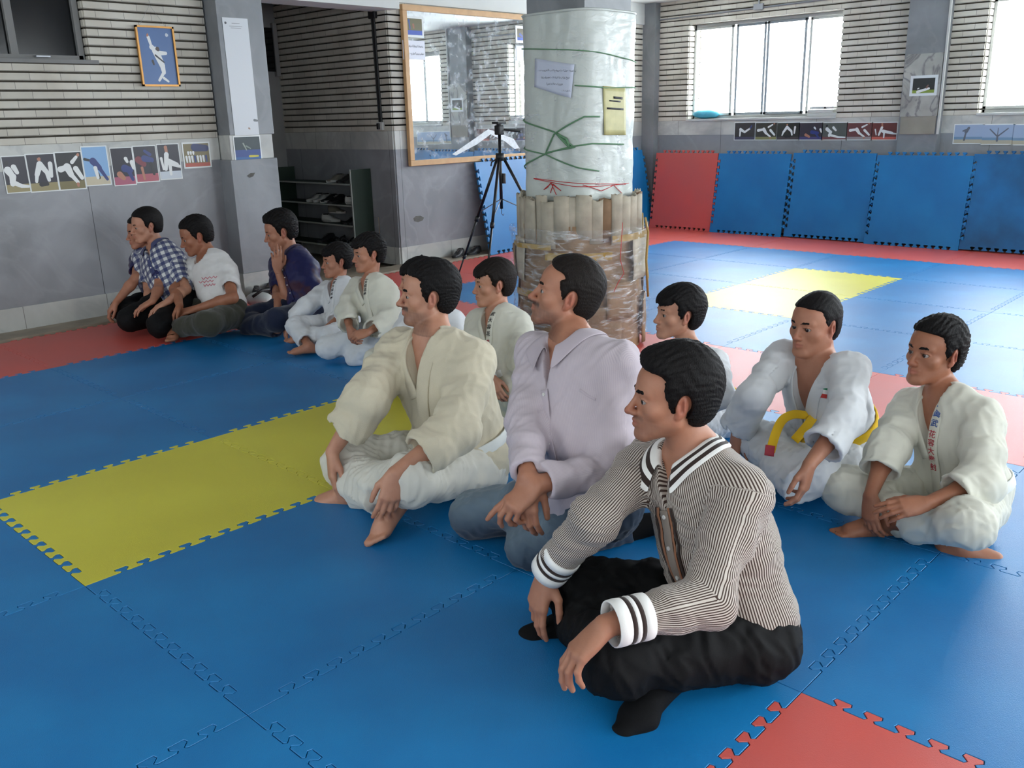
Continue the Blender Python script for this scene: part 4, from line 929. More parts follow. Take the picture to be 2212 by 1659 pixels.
# ------------------------------------------------------------------ people: materials
def nodes(name):
    m = bpy.data.materials.new(name); m.use_nodes = True; return m, m.node_tree.nodes, m.node_tree.links, m.node_tree.nodes['Principled BSDF']
def skinmat(name, rgb):
    m, N, L, b = nodes(name); b.inputs['Roughness'].default_value = .52; b.inputs['Specular IOR Level'].default_value = .4
    b.inputs['Subsurface Weight'].default_value = .12; b.inputs['Subsurface Radius'].default_value = (1, .35, .2); b.inputs['Subsurface Scale'].default_value = .008
    a = N.new('ShaderNodeAttribute'); a.attribute_name = 'tint'; s = N.new('ShaderNodeSeparateXYZ'); L.new(a.outputs['Vector'], s.inputs[0])
    c = lin(rgb); n = N.new('ShaderNodeTexNoise'); n.inputs['Scale'].default_value = 22; n.inputs['Detail'].default_value = 4
    tc = N.new('ShaderNodeTexCoord'); L.new(tc.outputs['Object'], n.inputs['Vector'])
    r = N.new('ShaderNodeValToRGB'); r.color_ramp.elements[0].position = .3; r.color_ramp.elements[1].position = .72
    r.color_ramp.elements[0].color = (c[0]*.84, c[1]*.78, c[2]*.76, 1); r.color_ramp.elements[1].color = (*c, 1); L.new(n.outputs['Fac'], r.inputs[0])
    cur = r.outputs[0]
    for ch, colr in ((0, (158, 78, 72)), (1, (48, 38, 36)), (2, (150, 70, 58))):   # lips, stubble, flush
        mx = N.new('ShaderNodeMix'); mx.data_type = 'RGBA'; L.new(s.outputs[ch], mx.inputs[0]); L.new(cur, mx.inputs[6]); mx.inputs[7].default_value = (*lin(colr), 1); cur = mx.outputs[2]
    L.new(cur, b.inputs['Base Color'])
    n2 = N.new('ShaderNodeTexNoise'); n2.inputs['Scale'].default_value = 260; L.new(tc.outputs['Object'], n2.inputs['Vector'])
    bp = N.new('ShaderNodeBump'); bp.inputs['Strength'].default_value = .12; bp.inputs['Distance'].default_value = .002; L.new(n2.outputs['Fac'], bp.inputs['Height']); L.new(bp.outputs[0], b.inputs['Normal'])
    return m
def hairmat(name, rgb):
    m, N, L, b = nodes(name); b.inputs['Roughness'].default_value = .62; b.inputs['Base Color'].default_value = (*lin(rgb), 1); b.inputs['Specular IOR Level'].default_value = .16
    tc = N.new('ShaderNodeTexCoord'); mp = N.new('ShaderNodeMapping'); mp.inputs['Scale'].default_value = (1, 1, .25); L.new(tc.outputs['Object'], mp.inputs[0])
    n = N.new('ShaderNodeTexNoise'); n.inputs['Scale'].default_value = 420; n.inputs['Detail'].default_value = 3; L.new(mp.outputs[0], n.inputs['Vector'])
    bp = N.new('ShaderNodeBump'); bp.inputs['Strength'].default_value = .8; bp.inputs['Distance'].default_value = .004; L.new(n.outputs['Fac'], bp.inputs['Height']); L.new(bp.outputs[0], b.inputs['Normal'])
    return m
def clothmat(name, rgb, rough=.85, weave=900, bump=.25, kind=None, rgb2=None, rgb3=None, per=.0062, sheen=.15, alpha=None):
    m, N, L, b = nodes(name); b.inputs['Roughness'].default_value = rough; b.inputs['Specular IOR Level'].default_value = .2; b.inputs['Sheen Weight'].default_value = sheen
    tc = N.new('ShaderNodeTexCoord'); n = N.new('ShaderNodeTexNoise'); n.inputs['Scale'].default_value = 9; n.inputs['Detail'].default_value = 5; L.new(tc.outputs['Object'], n.inputs['Vector'])
    r = N.new('ShaderNodeValToRGB'); r.color_ramp.elements[0].position = .3; r.color_ramp.elements[1].position = .7; c = lin(rgb)
    r.color_ramp.elements[0].color = (*[v*.88 for v in c], 1); r.color_ramp.elements[1].color = (*c, 1); L.new(n.outputs['Fac'], r.inputs[0]); cur = r.outputs[0]
    if kind:
        a = N.new('ShaderNodeAttribute'); a.attribute_name = 'cloth'; s = N.new('ShaderNodeSeparateXYZ'); L.new(a.outputs['Vector'], s.inputs[0])
        def band(ch, period, lo, hi):
            m1 = N.new('ShaderNodeMath'); m1.operation = 'DIVIDE'; m1.inputs[1].default_value = period; L.new(s.outputs[ch], m1.inputs[0])
            m2 = N.new('ShaderNodeMath'); m2.operation = 'FRACT'; L.new(m1.outputs[0], m2.inputs[0])
            m3 = N.new('ShaderNodeMath'); m3.operation = 'COMPARE'; m3.inputs[1].default_value = (lo+hi)/2; m3.inputs[2].default_value = (hi-lo)/2; L.new(m2.outputs[0], m3.inputs[0]); return m3.outputs[0]
        def over(cur, fac, rgb, amt=1.0):
            if amt != 1.0:
                q = N.new('ShaderNodeMath'); q.operation = 'MULTIPLY'; q.inputs[1].default_value = amt; L.new(fac, q.inputs[0]); fac = q.outputs[0]
            mx = N.new('ShaderNodeMix'); mx.data_type = 'RGBA'; L.new(fac, mx.inputs[0]); L.new(cur, mx.inputs[6]); mx.inputs[7].default_value = (*lin(rgb), 1); return mx.outputs[2]
        if kind == 'stripe': cur = over(cur, band(0, per, 0, .48), rgb2)
        if kind == 'plaid':
            cur = over(cur, band(0, per, 0, .5), rgb2, .75); cur = over(cur, band(1, per, 0, .5), rgb2, .75)
        if kind == 'jeans':
            mx = N.new('ShaderNodeMix'); mx.data_type = 'RGBA'; L.new(s.outputs[2], mx.inputs[0]); L.new(cur, mx.inputs[6]); mx.inputs[7].default_value = (*lin(rgb2), 1); cur = mx.outputs[2]
        if kind == 'blotch':
            n5 = N.new('ShaderNodeTexNoise'); n5.inputs['Scale'].default_value = 9; L.new(tc.outputs['Object'], n5.inputs['Vector'])
            r5 = N.new('ShaderNodeValToRGB'); r5.color_ramp.elements[0].position = .5; r5.color_ramp.elements[1].position = .6; L.new(n5.outputs['Fac'], r5.inputs[0]); cur = over(cur, r5.outputs[0], rgb2, .8)
    L.new(cur, b.inputs['Base Color'])
    n2 = N.new('ShaderNodeTexNoise'); n2.inputs['Scale'].default_value = weave; L.new(tc.outputs['Object'], n2.inputs['Vector'])
    bp = N.new('ShaderNodeBump'); bp.inputs['Strength'].default_value = bump; bp.inputs['Distance'].default_value = .003; L.new(n2.outputs['Fac'], bp.inputs['Height']); L.new(bp.outputs[0], b.inputs['Normal'])
    return m
M_SK = skinmat('skin', (172, 120, 95)); M_SK2 = skinmat('light_skin', (186, 136, 111)); M_SK3 = skinmat('dark_skin', (156, 104, 78))
M_HAIR = hairmat('black_hair', (15, 12, 12)); M_HAIR2 = hairmat('brown_black_hair', (26, 20, 17))
M_GI = clothmat('white_gi_cotton', (212, 214, 216)); M_GI2 = clothmat('cream_gi_cotton', (206, 196, 172), weave=500, bump=.5); M_GIP = clothmat('cream_trouser_cotton', (208, 205, 194))
M_GI3 = clothmat('ivory_gi_cotton', (208, 206, 192))
M_STRIPE = clothmat('striped_cotton', (200, 190, 180), kind='stripe', rgb2=(70, 54, 48), per=.0062)
M_PINK = clothmat('pale_lilac_cotton', (196, 184, 190), kind='stripe', rgb2=(184, 172, 180), per=.005)
M_BTROU = clothmat('black_trouser_cloth', (9, 9, 10), rough=.75, sheen=.0); M_JEAN = clothmat('denim', (44, 58, 76), kind='jeans', rgb2=(128, 146, 156), rough=.8)
M_NAVY = clothmat('navy_denim', (24, 32, 54)); M_OLIVE = clothmat('olive_cloth', (58, 58, 48)); M_BSOCK = clothmat('black_sock_knit', (10, 10, 12), sheen=.0)
M_PLAID = clothmat('plaid_cotton', (214, 216, 214), kind='plaid', rgb2=(26, 40, 96), per=.055); M_TEE = clothmat('white_tee_jersey', (214, 212, 210)); M_DSHIRT = clothmat('dark_patterned_satin', (28, 30, 78), rough=.45, kind='blotch', rgb2=(66, 36, 44))
M_BAND = clothmat('button_band_cotton', (140, 128, 118)); M_YBELT = clothmat('yellow_belt_cloth', (236, 190, 36), weave=600); M_WBELT = clothmat('white_belt_cloth', (224, 226, 222)); M_WHITE = clothmat('white_cotton', (236, 234, 230)); M_DKBR = clothmat('dark_brown_cotton', (52, 40, 36)); M_TAN = clothmat('tan_cotton', (150, 104, 78))
M_RED_C = mat('red_thread', (190, 40, 44), .7); M_GREEN_C = mat('green_thread', (24, 120, 72), .7); M_INK = mat('black_ink', (26, 26, 34), .6); M_INKB = mat('blue_ink', (46, 84, 150), .6); M_INKR = mat('red_ink', (176, 44, 60), .6)
M_EYEW = mat('eye_white', (150, 140, 134), .25, .03); M_IRIS = mat('eye_iris', (34, 22, 18), .12, .1)
M_BUTTON = mat('shirt_button', (220, 218, 214), .3)

def frame_from(fwd, up):
    f = nrm(fwd); u = nrm(np.asarray(up)-f*np.dot(up, f)); r = np.cross(f, u)
    return np.stack([r, f, u], 1)     # columns right, forward, up
class Head:
    def __init__(s, c, fwd, up, sc_): s.c = np.asarray(c, float); s.R = frame_from(fwd, up); s.s = sc_
    def w(s, x, y, z): return s.c+s.R@(np.array([x, y, z])*s.s)
    def l(s, p): return ((p-s.c.astype(F4))@s.R.astype(F4))/F4(s.s)
def add_head(S, H, o):
    k = H.s; R = H.R; w = H.w
    kid = o.get('kid', 0); jw = o.get('jaw', 1.0)
    E = lambda c, r, kk=.02, **q: S.ell(w(*c), np.array(r)*k, R, kk*k, **q)
    C = lambda a, b, ra, rb=None, kk=.01, **q: S.cap(w(*a), w(*b), ra*k, (ra if rb is None else rb)*k, kk*k, **q)
    E((0, -.016, .042), (.076, .097, .088), .03)
    E((0, .034, .045), (.064, .058, .058), .03)
    E((0, .028, -.02), (.062*jw, .062, .078), .03)
    for sx in (-1, 1):
        C((sx*.054*jw, .0, -.045), (sx*.022, .070, -.093), .018, .017, .03)
        E((sx*.046, .056, -.018), (.02, .02, .018), .022)
        C((sx*.016, .086, .027), (sx*.046, .070, .027), .0085, .008, .014)
    E((0, .080, -.096), (.020*jw, .017, .016), .02)
    E((0, .073, -.055), (.030, .022, .030), .02)
    nz = o.get('nose', 1.0)
    for sx in (-1, 1): E((sx*.032, .096, .008), (.017, .015, .012), .012, sub=True)
    C((0, .087, .020), (0, .094+.016*nz, -.026), .0065, .0095, .012)
    E((0, .096+.015*nz, -.030), (.011, .012, .010), .008)
    for sx in (-1, 1):
        E((sx*.0125, .096+.004*nz, -.033), (.0085, .011, .0085), .007)
        S.ell(w(sx*.0060, .104+.008*nz, -.0420), np.array([.0026, .004, .0022])*k, R, .002*k, sub=True)
        # lids around the eyeball, then the opening
        E((sx*.0320, .0745, .006), (.0165, .0158, .0150), .005)
        S.ell(w(sx*.0345, .0885, .0048), np.array([.0172, .0150, .0074])*k, frame_from(R@np.array([sx*.42, 1, 0]), R[:, 2]), .0015*k, sub=True)
        C((sx*.019, .0880, .0120), (sx*.036, .0870, .0130), .0026, .0028, .003); C((sx*.036, .0870, .0130), (sx*.0485, .0765, .0085), .0028, .0022, .003)
    C((-.020, .088, -.056), (0, .0975, -.0535), .0052, .0062, .006); C((.020, .088, -.056), (0, .0975, -.0535), .0052, .0062, .006)
    C((-.018, .087, -.0655), (0, .0955, -.0672), .0055, .0072, .006); C((.018, .087, -.0655), (0, .0955, -.0672), .0055, .0072, .006)
    C((-.022, .094, -.0598), (0, .1055, -.0602), .0018, .0018, .002, sub=True); C((.022, .094, -.0598), (0, .1055, -.0602), .0018, .0018, .002, sub=True)
    for sx in (-1, 1):
        ax = frame_from(R@np.array([sx*.45, 1, .12]), R@np.array([0, -.18, 1]))
        S.ell(w(sx*.077, -.012, .002), np.array([.0085, .0185, .032])*k, ax, .006*k)
        S.ell(w(sx*.0745, -.002, -.024), np.array([.007, .010, .011])*k, ax, .006*k)
        S.ell(w(sx*.0875, -.010, .006), np.array([.0085, .0118, .0225])*k, ax, .002*k, sub=True)
        S.ell(w(sx*.081, -.003, -.004), np.array([.004, .006, .011])*k, ax, .004*k)
        S.cap(w(sx*.083, -.016, .018), w(sx*.083, -.017, -.008), .0028*k, .003*k, .004*k)
def head_tint(H, o):
    st = o.get('stubble', 0); go = o.get('goatee', 0)
    def f(v):
        q = H.l(v.astype(F4)); x, y, z = np.abs(q[:, 0]), q[:, 1], q[:, 2]; n = wob(q, .02, 5)
        lips = np.clip(1.2-np.abs((z+.0605)/.0115)**2-(x/.024)**2, 0, 1)*(y > .083)*(np.abs(z+.06) < .014)
        nearhead = (np.abs(q) < .16).all(1)
        beard = np.clip((-.030-z-.25*(x-.02)+.10*(y-.05))/.02, 0, 1)*np.clip((y-(-.012))/.03, 0, 1)*(z > -.135)
        must = np.clip(1-((z+.044)/.011)**2, 0, 1)*(y > .075)*(x < .034)
        b = np.clip(beard*st+must*max(st, go)*.9, 0, 1)
        chin = np.clip(1-((x)/.026)**4-((z+.092)/.022)**2, 0, 1)*(y > .055); b = np.maximum(b, chin*go)
        lash = np.exp(-((z-.0105)/.0022)**2)*(x > .018)*(x < .046)*(y > .076)*.55
        b = np.clip(np.maximum(b*(1-lips*.8), lash)*(.85+.15*n), 0, .92)
        flush = (np.exp(-(((q[:, 1]+.012)/.03)**2+((z)/.04)**2))*(x > .072)*.5+np.exp(-((x/.016)**2+((z+.03)/.014)**2))*(y > .095)*.35)
        out = np.zeros((len(v), 3)); out[:, 0] = lips*.42*nearhead; out[:, 1] = b*nearhead; out[:, 2] = flush*nearhead
        return out
    return f
def add_hair(H, o, seed):
    """o['hair']: thickness, front line shift, fringe, nape"""
    S = Sdf(); k = H.s; R = H.R; w = H.w; h = o.get('hair', {})
    th = h.get('th', .014); top = h.get('top', .0); bang = h.get('bang', 0.); rec = h.get('rec', 0.); nape = h.get('nape', -.072); side = h.get('side', -.035)
    ht = h.get('rough', .0022)
    S.ell(w(0, -.018-th*.15, .044+top*.35), np.array([.078+th*.85, .099+th, .089+th+top*.5])*k, R, .02*k)
    S.ell(w(0, .034, .050+top*.5), np.array([.066+th*.6, .054+th*.7, .052+th+top*.5])*k, R, .03*k)
    S.ell(w(0, -.055, -.015), np.array([.064+th*.4, .050+th*.6, .060])*k, R, .03*k)
    if h.get('quiff'): S.ell(w(0, .050, .108), np.array([.050, .034, .018+h['quiff']])*k, R, .03*k)
    if bang:
        S.ell(w(0, .072, .066), np.array([.060, .032, .036])*k, R, .02*k)
    zs = np.array([-.2, nape-.001, nape, -.055, -.030, side-.001, side, side+.02, .012, .035, .055, .068, .080, .090, .2])
    ys = np.array([-.3, -.3, -.040, -.032, -.026, -.020, .008, .018, .027, .032, .036, .046-rec, .066-rec, .088-rec, (.3 if bang else .112 if h.get('quiff') else .104-rec*.5)])
    if h.get('full'): ys = ys+np.array([0]*11+[.004]*4)
    cell = np.array([1., .5, .25], F4)
    def cut(p, d):
        q = H.l(p); x, y, z = q[:, 0], q[:, 1], q[:, 2]; n = wob(q, .012, seed)*.0022+wob(q, .03, seed+1)*.003
        yy = np.interp(z, zs, ys).astype(F4)
        ax = np.abs(x)
        yy = yy-np.clip(ax-.030, 0, .05)*(.55 if not bang else .15)*np.clip((z-.062)/.02, 0, 1)   # temples set back
        if bang:
            fr = .118; zb = bang+.006*np.sin(x*90+1)+n*1.5
            yy = np.where((z > zb) & (ax < .062), fr, yy)
        dc = (y-yy-n)*F4(k)*.7
        # clumps running backwards from the hairline
        a = np.arctan2(x, z+.02); cl = np.sin(a*34+5*np.sin(y*40+a*3)+seed)*.6+np.sin(a*61+y*70+seed)*.4
        d = d-(cl*ht+wob(q, .010, seed+3)*ht*.5)*F4(k)
        # leave the ear free
        e = np.sqrt(((y+.016)/.0215)**2+((z-.0)/.036)**2)-1
        ear = np.where(ax > .058, -e*.020, -.1)*F4(k)
        kk = F4(.016*k); d = -smin(-d, -dc, kk); d = -smin(-d, -ear, F4(.008*k))
        return d
    S.fn(cut)
    return S
def add_hand(S, wpt, hd, pn, side, sc_, curl=(.35, .4, .45, .5), thumb=.5, spread=1.0, splay=0., k0=.008):
    """hd: direction of the fingers, pn: palm normal (towards the palm side), side +1 right hand / -1 left hand"""
    d = nrm(hd); n = nrm(np.asarray(pn)-d*np.dot(pn, d)); a = np.cross(d, n)*side    # a points to the thumb side
    a = -a if False else a
    s = sc_
    J = []
    for i, (off, L) in enumerate(((.028, .088), (.010, .092), (-.009, .088), (-.027, .080))):
        kn = wpt+d*L*s+a*off*s-n*(.004 if i in (1, 2) else 0)*s
        S.cap(wpt+a*off*.45*s+d*.008*s, kn, .0155*s, .0112*s, .014*s)
        ls = np.array([(.042, .026, .020), (.047, .030, .021), (.043, .028, .020), (.034, .021, .018)][i])*s
        rr = np.array([.0094, .0088, .0080, .0068])*s*(1 if i < 3 else .88)
        ang = 0.; p = kn; dd = nrm(d+a*(off*6*spread+splay)*.5*(1))
        cs = curl[i] if not np.isscalar(curl) else curl
        for j in range(3):
            ang += cs*(.8, 1.15, .7)[j]
            q = p+(dd*math.cos(ang)+n*math.sin(ang))*ls[j]
            S.cap(p, q, rr[j], rr[j+1], .0035*s if j else .007*s); p = q
        J.append(p)
    S.ell(wpt+d*.045*s, np.array([.036, .046, .014])*s, np.stack([a, d, n], 1), .012*s)
    # thumb leaves the side of the palm near its base
    t0 = wpt+d*.022*s+a*.020*s+n*.006*s; t1 = t0+nrm(d*.75+a*(.75*thumb+.15)+n*.35)*.044*s; t2 = t1+nrm(d*.95+a*.35*thumb+n*.25)*.033*s; t3 = t2+nrm(d+a*.1*thumb+n*.30)*.026*s
    S.cap(t0, t1, .0155*s, .0118*s, .012*s); S.cap(t1, t2, .0105*s, .0098*s, .004*s); S.cap(t2, t3, .0098*s, .0080*s, .003*s)
    return J
def add_foot(S, an, toe, up, sc_, r0=.036, sock=False):
    d = nrm(np.asarray(toe)-an); u = nrm(np.asarray(up)-d*np.dot(up, d)); a = np.cross(d, u); s = sc_
    heel = an-d*.045*s-u*.030*s
    S.cap(an, heel, .036*s, .030*s, .03*s)
    ball = an+d*.125*s-u*.040*s
    S.cap(an, ball+u*.006*s, .036*s, .026*s, .03*s, sq=(a, 1.25)); S.cap(heel, ball, .028*s, .022*s, .03*s, sq=(a, 1.3))
    if sock: S.cap(ball-a*.012*s, ball+d*.055*s, .026*s, .018*s, .03*s, sq=(a, 1.5))
    else:
        for i in range(5):
            o = (.030, .013, -.003, -.018, -.031)[i]*s; L = (.062, .060, .054, .047, .039)[i]*s; r = (.0135, .0092, .0088, .0084, .0084)[i]*s
            b = ball+a*o*.9-u*.002*s; S.cap(b, b+d*L, r*1.15, r, .008*s)
# ------------------------------------------------------------------ people: builder
def lerp(a, b, t): return a+(b-a)*t
def sleeve(a, e, w, r0, r1, r2, cuff, k=.03, wr=.004, wf=55., open_=True, tg=2):
    """one sleeve or trouser leg as its own model, cut square and hollowed at its hem"""
    G = Sdf(); c = lerp(e, w, cuff) if cuff <= 1.3 else w; d = nrm(w-e); bn = np.cross(nrm(e-a), d)
    bn = nrm(bn) if np.linalg.norm(bn) > .05 else nrm(np.cross(d, (0, 0, 1.)))
    if cuff > 0:
        G.cap(a, e, r0, r1, k, wr=wr, wf=wf, tagi=(tg, (r0+r1)/2, bn)); G.cap(e, c+d*.03, r1, r2, k, wr=wr*.8, wf=wf*1.2, tagi=(tg, (r0+r1)/2, bn))
    else:
        c = lerp(a, e, -cuff); d = nrm(e-a); G.cap(a, c+d*.03, r0, r1, k, wr=wr, wf=wf, tagi=(tg, (r0+r1)/2, bn))
    def cut(p, dd):
        t = (p-c.astype(F4))@d.astype(F4); near = ((p-c.astype(F4))**2).sum(1) < (.19)**2
        return np.where(near, np.maximum(dd, t), dd)
    G.fn(cut)
    if open_: G.cap(c-d*.004, c+d*.12, (r2 if cuff > 0 else r1)*.80, r2*.88, .003, sub=True)
    return G
def project(T, o, d, far=.35, near=0., n=70):
    """first surface of T met coming from o+d*far towards o"""
    ts = np.linspace(far, near, n); p = (o[None]+d[None]*ts[:, None]).astype(F4); v = T.ev(p)
    i = np.argmax(v < 0) if (v < 0).any() else n-1
    if i > 0 and v[i] < 0: t = ts[i-1]+(ts[i]-ts[i-1])*v[i-1]/(v[i-1]-v[i])
    else: t = ts[i]
    return o+d*t
def strand(pts, r, name, m, parent, h=.004, axes=None, fl=.35, k=.01):
    S = Sdf()
    for i in range(len(pts)-1):
        S.cap(pts[i], pts[i+1], r, r, k, sq=(axes[i], fl) if axes is not None else None)
    return mobj(name, S.mesh(h), m, parent)
def ribbon(pts, nrms, width, th, name, m, parent, closed=False):
    """flat strap: centre line pts, surface normals nrms"""
    bm = bmesh.new(); rows = []; n = len(pts)
    for i in range(n):
        p = Vector(pts[i]); t = (Vector(pts[min(i+1, n-1)])-Vector(pts[max(i-1, 0)])).normalized(); nn = Vector(nrms[i]).normalized(); s = t.cross(nn).normalized(); nn = s.cross(t)
        W = width[i] if not np.isscalar(width) else width
        rows.append([bm.verts.new(p+s*W*.5*a+nn*th*b) for a, b in ((-1, 0), (-1, .7), (-.9, 1), (0, 1.05), (.9, 1), (1, .7), (1, 0))])
    for i in range(n-1):
        for j in range(6): bm.faces.new((rows[i][j], rows[i+1][j], rows[i+1][j+1], rows[i][j+1]))
        bm.faces.new((rows[i][6], rows[i+1][6], rows[i+1][0], rows[i][0]))
    bm.faces.new(rows[0][::-1]); bm.faces.new(rows[-1])
    o = obj(name, bm, m, None, True); o.parent = parent; o.matrix_parent_inverse = Matrix.Translation(-Vector(parent.location)); return o
def rel(o, parent): o.parent = parent; o.matrix_parent_inverse = Matrix.Translation(-Vector(parent.location)); return o
def glyphs(chars, pts, nr, size, m, parent, name='printed_characters', frac=(0, 1), rot=0., spread=1.0):
    """characters set one after another along a strap"""
    n = len(chars); T_ = []; P = [Vector(p) for p in pts]; L = [0]
    for i in range(1, len(P)): L.append(L[-1]+(P[i]-P[i-1]).length)
    bmA = bmesh.new()
    for i, ch in enumerate(chars):
        s = L[-1]*(frac[0]+(frac[1]-frac[0])*(i+.5)/n); j = max(1, next((q for q in range(len(L)) if L[q] >= s), len(L)-1)); f = (s-L[j-1])/max(L[j]-L[j-1], 1e-6)
        c = P[j-1].lerp(P[j], f); t = (P[j]-P[j-1]).normalized(); nn = Vector(nr[j]).normalized(); sd = t.cross(nn).normalized(); nn = sd.cross(t)
        cu = bpy.data.curves.new('glyph', 'FONT'); cu.body = ch; cu.size = size; cu.align_x = 'CENTER'; cu.align_y = 'CENTER'; cu.extrude = .0002; cu.offset = size*.012; cu.resolution_u = 3
        o = bpy.data.objects.new('glyph', cu); COL.objects.link(o); dg = bpy.context.evaluated_depsgraph_get(); dg.update()
        me = bpy.data.meshes.new_from_object(o.evaluated_get(dg)); bpy.data.objects.remove(o); bpy.data.curves.remove(cu)
        up = -t; rt = up.cross(nn)
        M = Matrix(((rt.x, up.x, nn.x, 0), (rt.y, up.y, nn.y, 0), (rt.z, up.z, nn.z, 0), (0, 0, 0, 1))) @ Matrix.Rotation(rot, 4, 'Z')
        M = Matrix.Translation(c+nn*.0014) @ M; me.transform(M); bmA.from_mesh(me); bpy.data.meshes.remove(me)
    o = obj(name, bmA, m); return rel(o, parent)
def person(J, S, o, label, seed=1):
    J = {k: np.array(v, float) for k, v in J.items()}
    lat = nrm(J['sR']-J['sL']+ (J['hR']-J['hL'])*.3); up = nrm(J['nk']-J['pel']); fwd = nrm(np.cross(up, lat)); lat = np.cross(fwd, up)
    root = empty('person', (J['pel'][0], J['pel'][1], 0), label, 'person', 'people sitting on the mats')
    R = np.stack([lat, fwd, up], 1); fat = o.get('fat', 1.0); pel, nk = J['pel'], J['nk']
    loc = lambda x, y, z, c=None: (nk if c is None else c)+R@np.array([x, y, z])*S
    hs = o['hs']; H = Head(J['hd'], np.array(o['face']), np.array(o.get('hup', (0, 0, 1))), hs)
    # ---- skin body
    B = Sdf(); tl = np.linalg.norm(nk-pel)
    B.ell(lerp(pel, nk, .68)+fwd*.01, np.array([.145*fat, .088*fat, .17])*S, R, .05*S); B.ell(lerp(pel, nk, .36), np.array([.13*fat, .09*fat, .17])*S, R, .05*S); B.ell(pel, np.array([.14, .095, .09])*S, R, .05*S)
    nb = H.w(0, -.028, -.055); B.cap(nk-up*.02*S, nb, .055*S*o.get('neck', 1), .050*hs*o.get('neck', 1), .035)
    for s_ in 'LR':
        sh, el, wr = J['s'+s_], J['e'+s_], J['w'+s_]
        B.cap(nk+up*.012*S-fwd*.012*S, sh, .045*S, .050*S, .05*S)
        B.cap(sh, el, .046*S, .036*S, .03*S); B.cap(el, lerp(el, wr, .35), .038*S, .038*S, .02*S); B.cap(lerp(el, wr, .35), wr, .038*S, .0245*S, .02*S)
        B.cap(J['h'+s_], J['k'+s_], .07*S, .05*S, .04*S); B.cap(J['k'+s_], lerp(J['k'+s_], J['a'+s_], .3), .048*S, .050*S, .03*S); B.cap(lerp(J['k'+s_], J['a'+s_], .3), J['a'+s_], .050*S, .032*S, .03*S)
    add_head(B, H, o)
    hands = []
    for s_, sg in (('L', -1), ('R', 1)):
        hd = o.get('hand'+s_)
        if hd is None: continue
        d = nrm(hd['d']); w_ = J['w'+s_]
        add_hand(B, w_, d, hd['n'], sg, S*o.get('handk', 1.0)*1.0, hd.get('curl', (.3, .35, .4, .45)), hd.get('thumb', .5), splay=hd.get('splay', 0.))
        hands.append(w_+d*.09*S)
    for s_ in 'LR':
        ft = o.get('foot'+s_)
        if ft and not ft.get('sock'): add_foot(B, J['a'+s_], J['a'+s_]+np.array(ft['d']), ft.get('up', (0, 0, 1)), S)
    tk = o['top']; nax = nrm(nb-nk); lowz = (tk.get('vz', -.12)-.03 if tk['kind'] == 'gi' else -.12)*S
    segs = []
    for s_, cu in zip('LR', tk.get('cuff', (.9, .9))):
        if o.get('hand'+s_) and cu < 0: segs.append((lerp(J['s'+s_], J['e'+s_], abs(cu)*.45), J['e'+s_])); segs.append((J['e'+s_], J['w'+s_]+nrm(o['hand'+s_]['d'])*.12*S))
        elif o.get('hand'+s_): segs.append((lerp(J['e'+s_], J['w'+s_], max(.0, abs(cu)-.15) if cu > 0 else .75), J['w'+s_]+nrm(o['hand'+s_]['d'])*.12*S))
    def dhead(p): return np.maximum(-((p-nk)@nax-lowz), np.linalg.norm(p-J['hd'], axis=1)-.34*hs)
    def dseg(p):
        k = np.full(len(p), 9.)
        for a_, b_ in segs: ba = b_-a_; t_ = np.clip((p-a_)@ba/(ba@ba), 0, 1); k = np.minimum(k, np.linalg.norm(p-a_-t_[:, None]*ba, axis=1)-.095*S-.05*S*t_)
        return k
    def rA(p, m): return dhead(p) < m
    def rB(p, m): return (dseg(p) < m) & (dhead(p) > -.004-m)
    def rC(p, m): return (dhead(p) > -.006-m) & (dseg(p) > -.006-m)
    q = o.get('q', 1.0)
    parts = [B.mesh(.0027*q*hs, rA), B.mesh(.0065*q, rC, bias=.0010)]
    if hands: parts.append(B.mesh(.0028*q*S, rB))
    mobj('body', parts, o.get('skin', M_SK), root, col=head_tint(H, o))
    # ---- hair, eyebrows, eyes
    HS = add_hair(H, o, seed); hair = mobj('hair', HS.mesh(.003*q*hs), o.get('hairm', M_HAIR), root)
    EB = Sdf(); bt = o.get('brow', 1.0)
    for sx in (-1, 1):
        pts = [H.w(sx*.011, .0948, .0260), H.w(sx*.024, .0930, .0300), H.w(sx*.038, .0860, .0305), H.w(sx*.051, .0725, .0260)]
        EB.tube(pts, [.0032*hs*bt, .0042*hs*bt, .0038*hs*bt, .0022*hs*bt], .003)
    EB.fn(lambda p, d: d-wob(p, .006, 3)*.0008)
    mobj('eyebrows', EB.mesh(.0022*q*hs), o.get('hairm', M_HAIR), root)
    gz = nrm(np.array(o.get('gaze', H.R@np.array([0, 1, -.02]))))
    for sx in (-1, 1):
        bm = bmesh.new(); c = H.w(sx*.0318, .0752, .0052); r = .0132*hs; G = frame_from(gz, H.R[:, 2]); n1, n2 = 14, 20; rings = []
        for i in range(1, n1):
            th = PI*i/n1*(.9 if i < 5 else 1); rings.append([bm.verts.new(c+G@(np.array([math.sin(th)*math.cos(2*PI*j/n2), math.cos(th), math.sin(th)*math.sin(2*PI*j/n2)])*r)) for j in range(n2)])
        t0 = bm.verts.new(c+G[:, 1]*r); t1 = bm.verts.new(c-G[:, 1]*r)
        for j in range(n2): f = bm.faces.new((t0, rings[0][j], rings[0][(j+1) % n2])); f.material_index = 1; bm.faces.new((t1, rings[-1][(j+1) % n2], rings[-1][j]))
        for i in range(len(rings)-1):
            for j in range(n2):
                f = bm.faces.new((rings[i][j], rings[i+1][j], rings[i+1][(j+1) % n2], rings[i][(j+1) % n2])); f.material_index = 1 if i < 3 else 0
        rel(obj('eye', bm, [M_EYEW, M_IRIS], None, True), root)
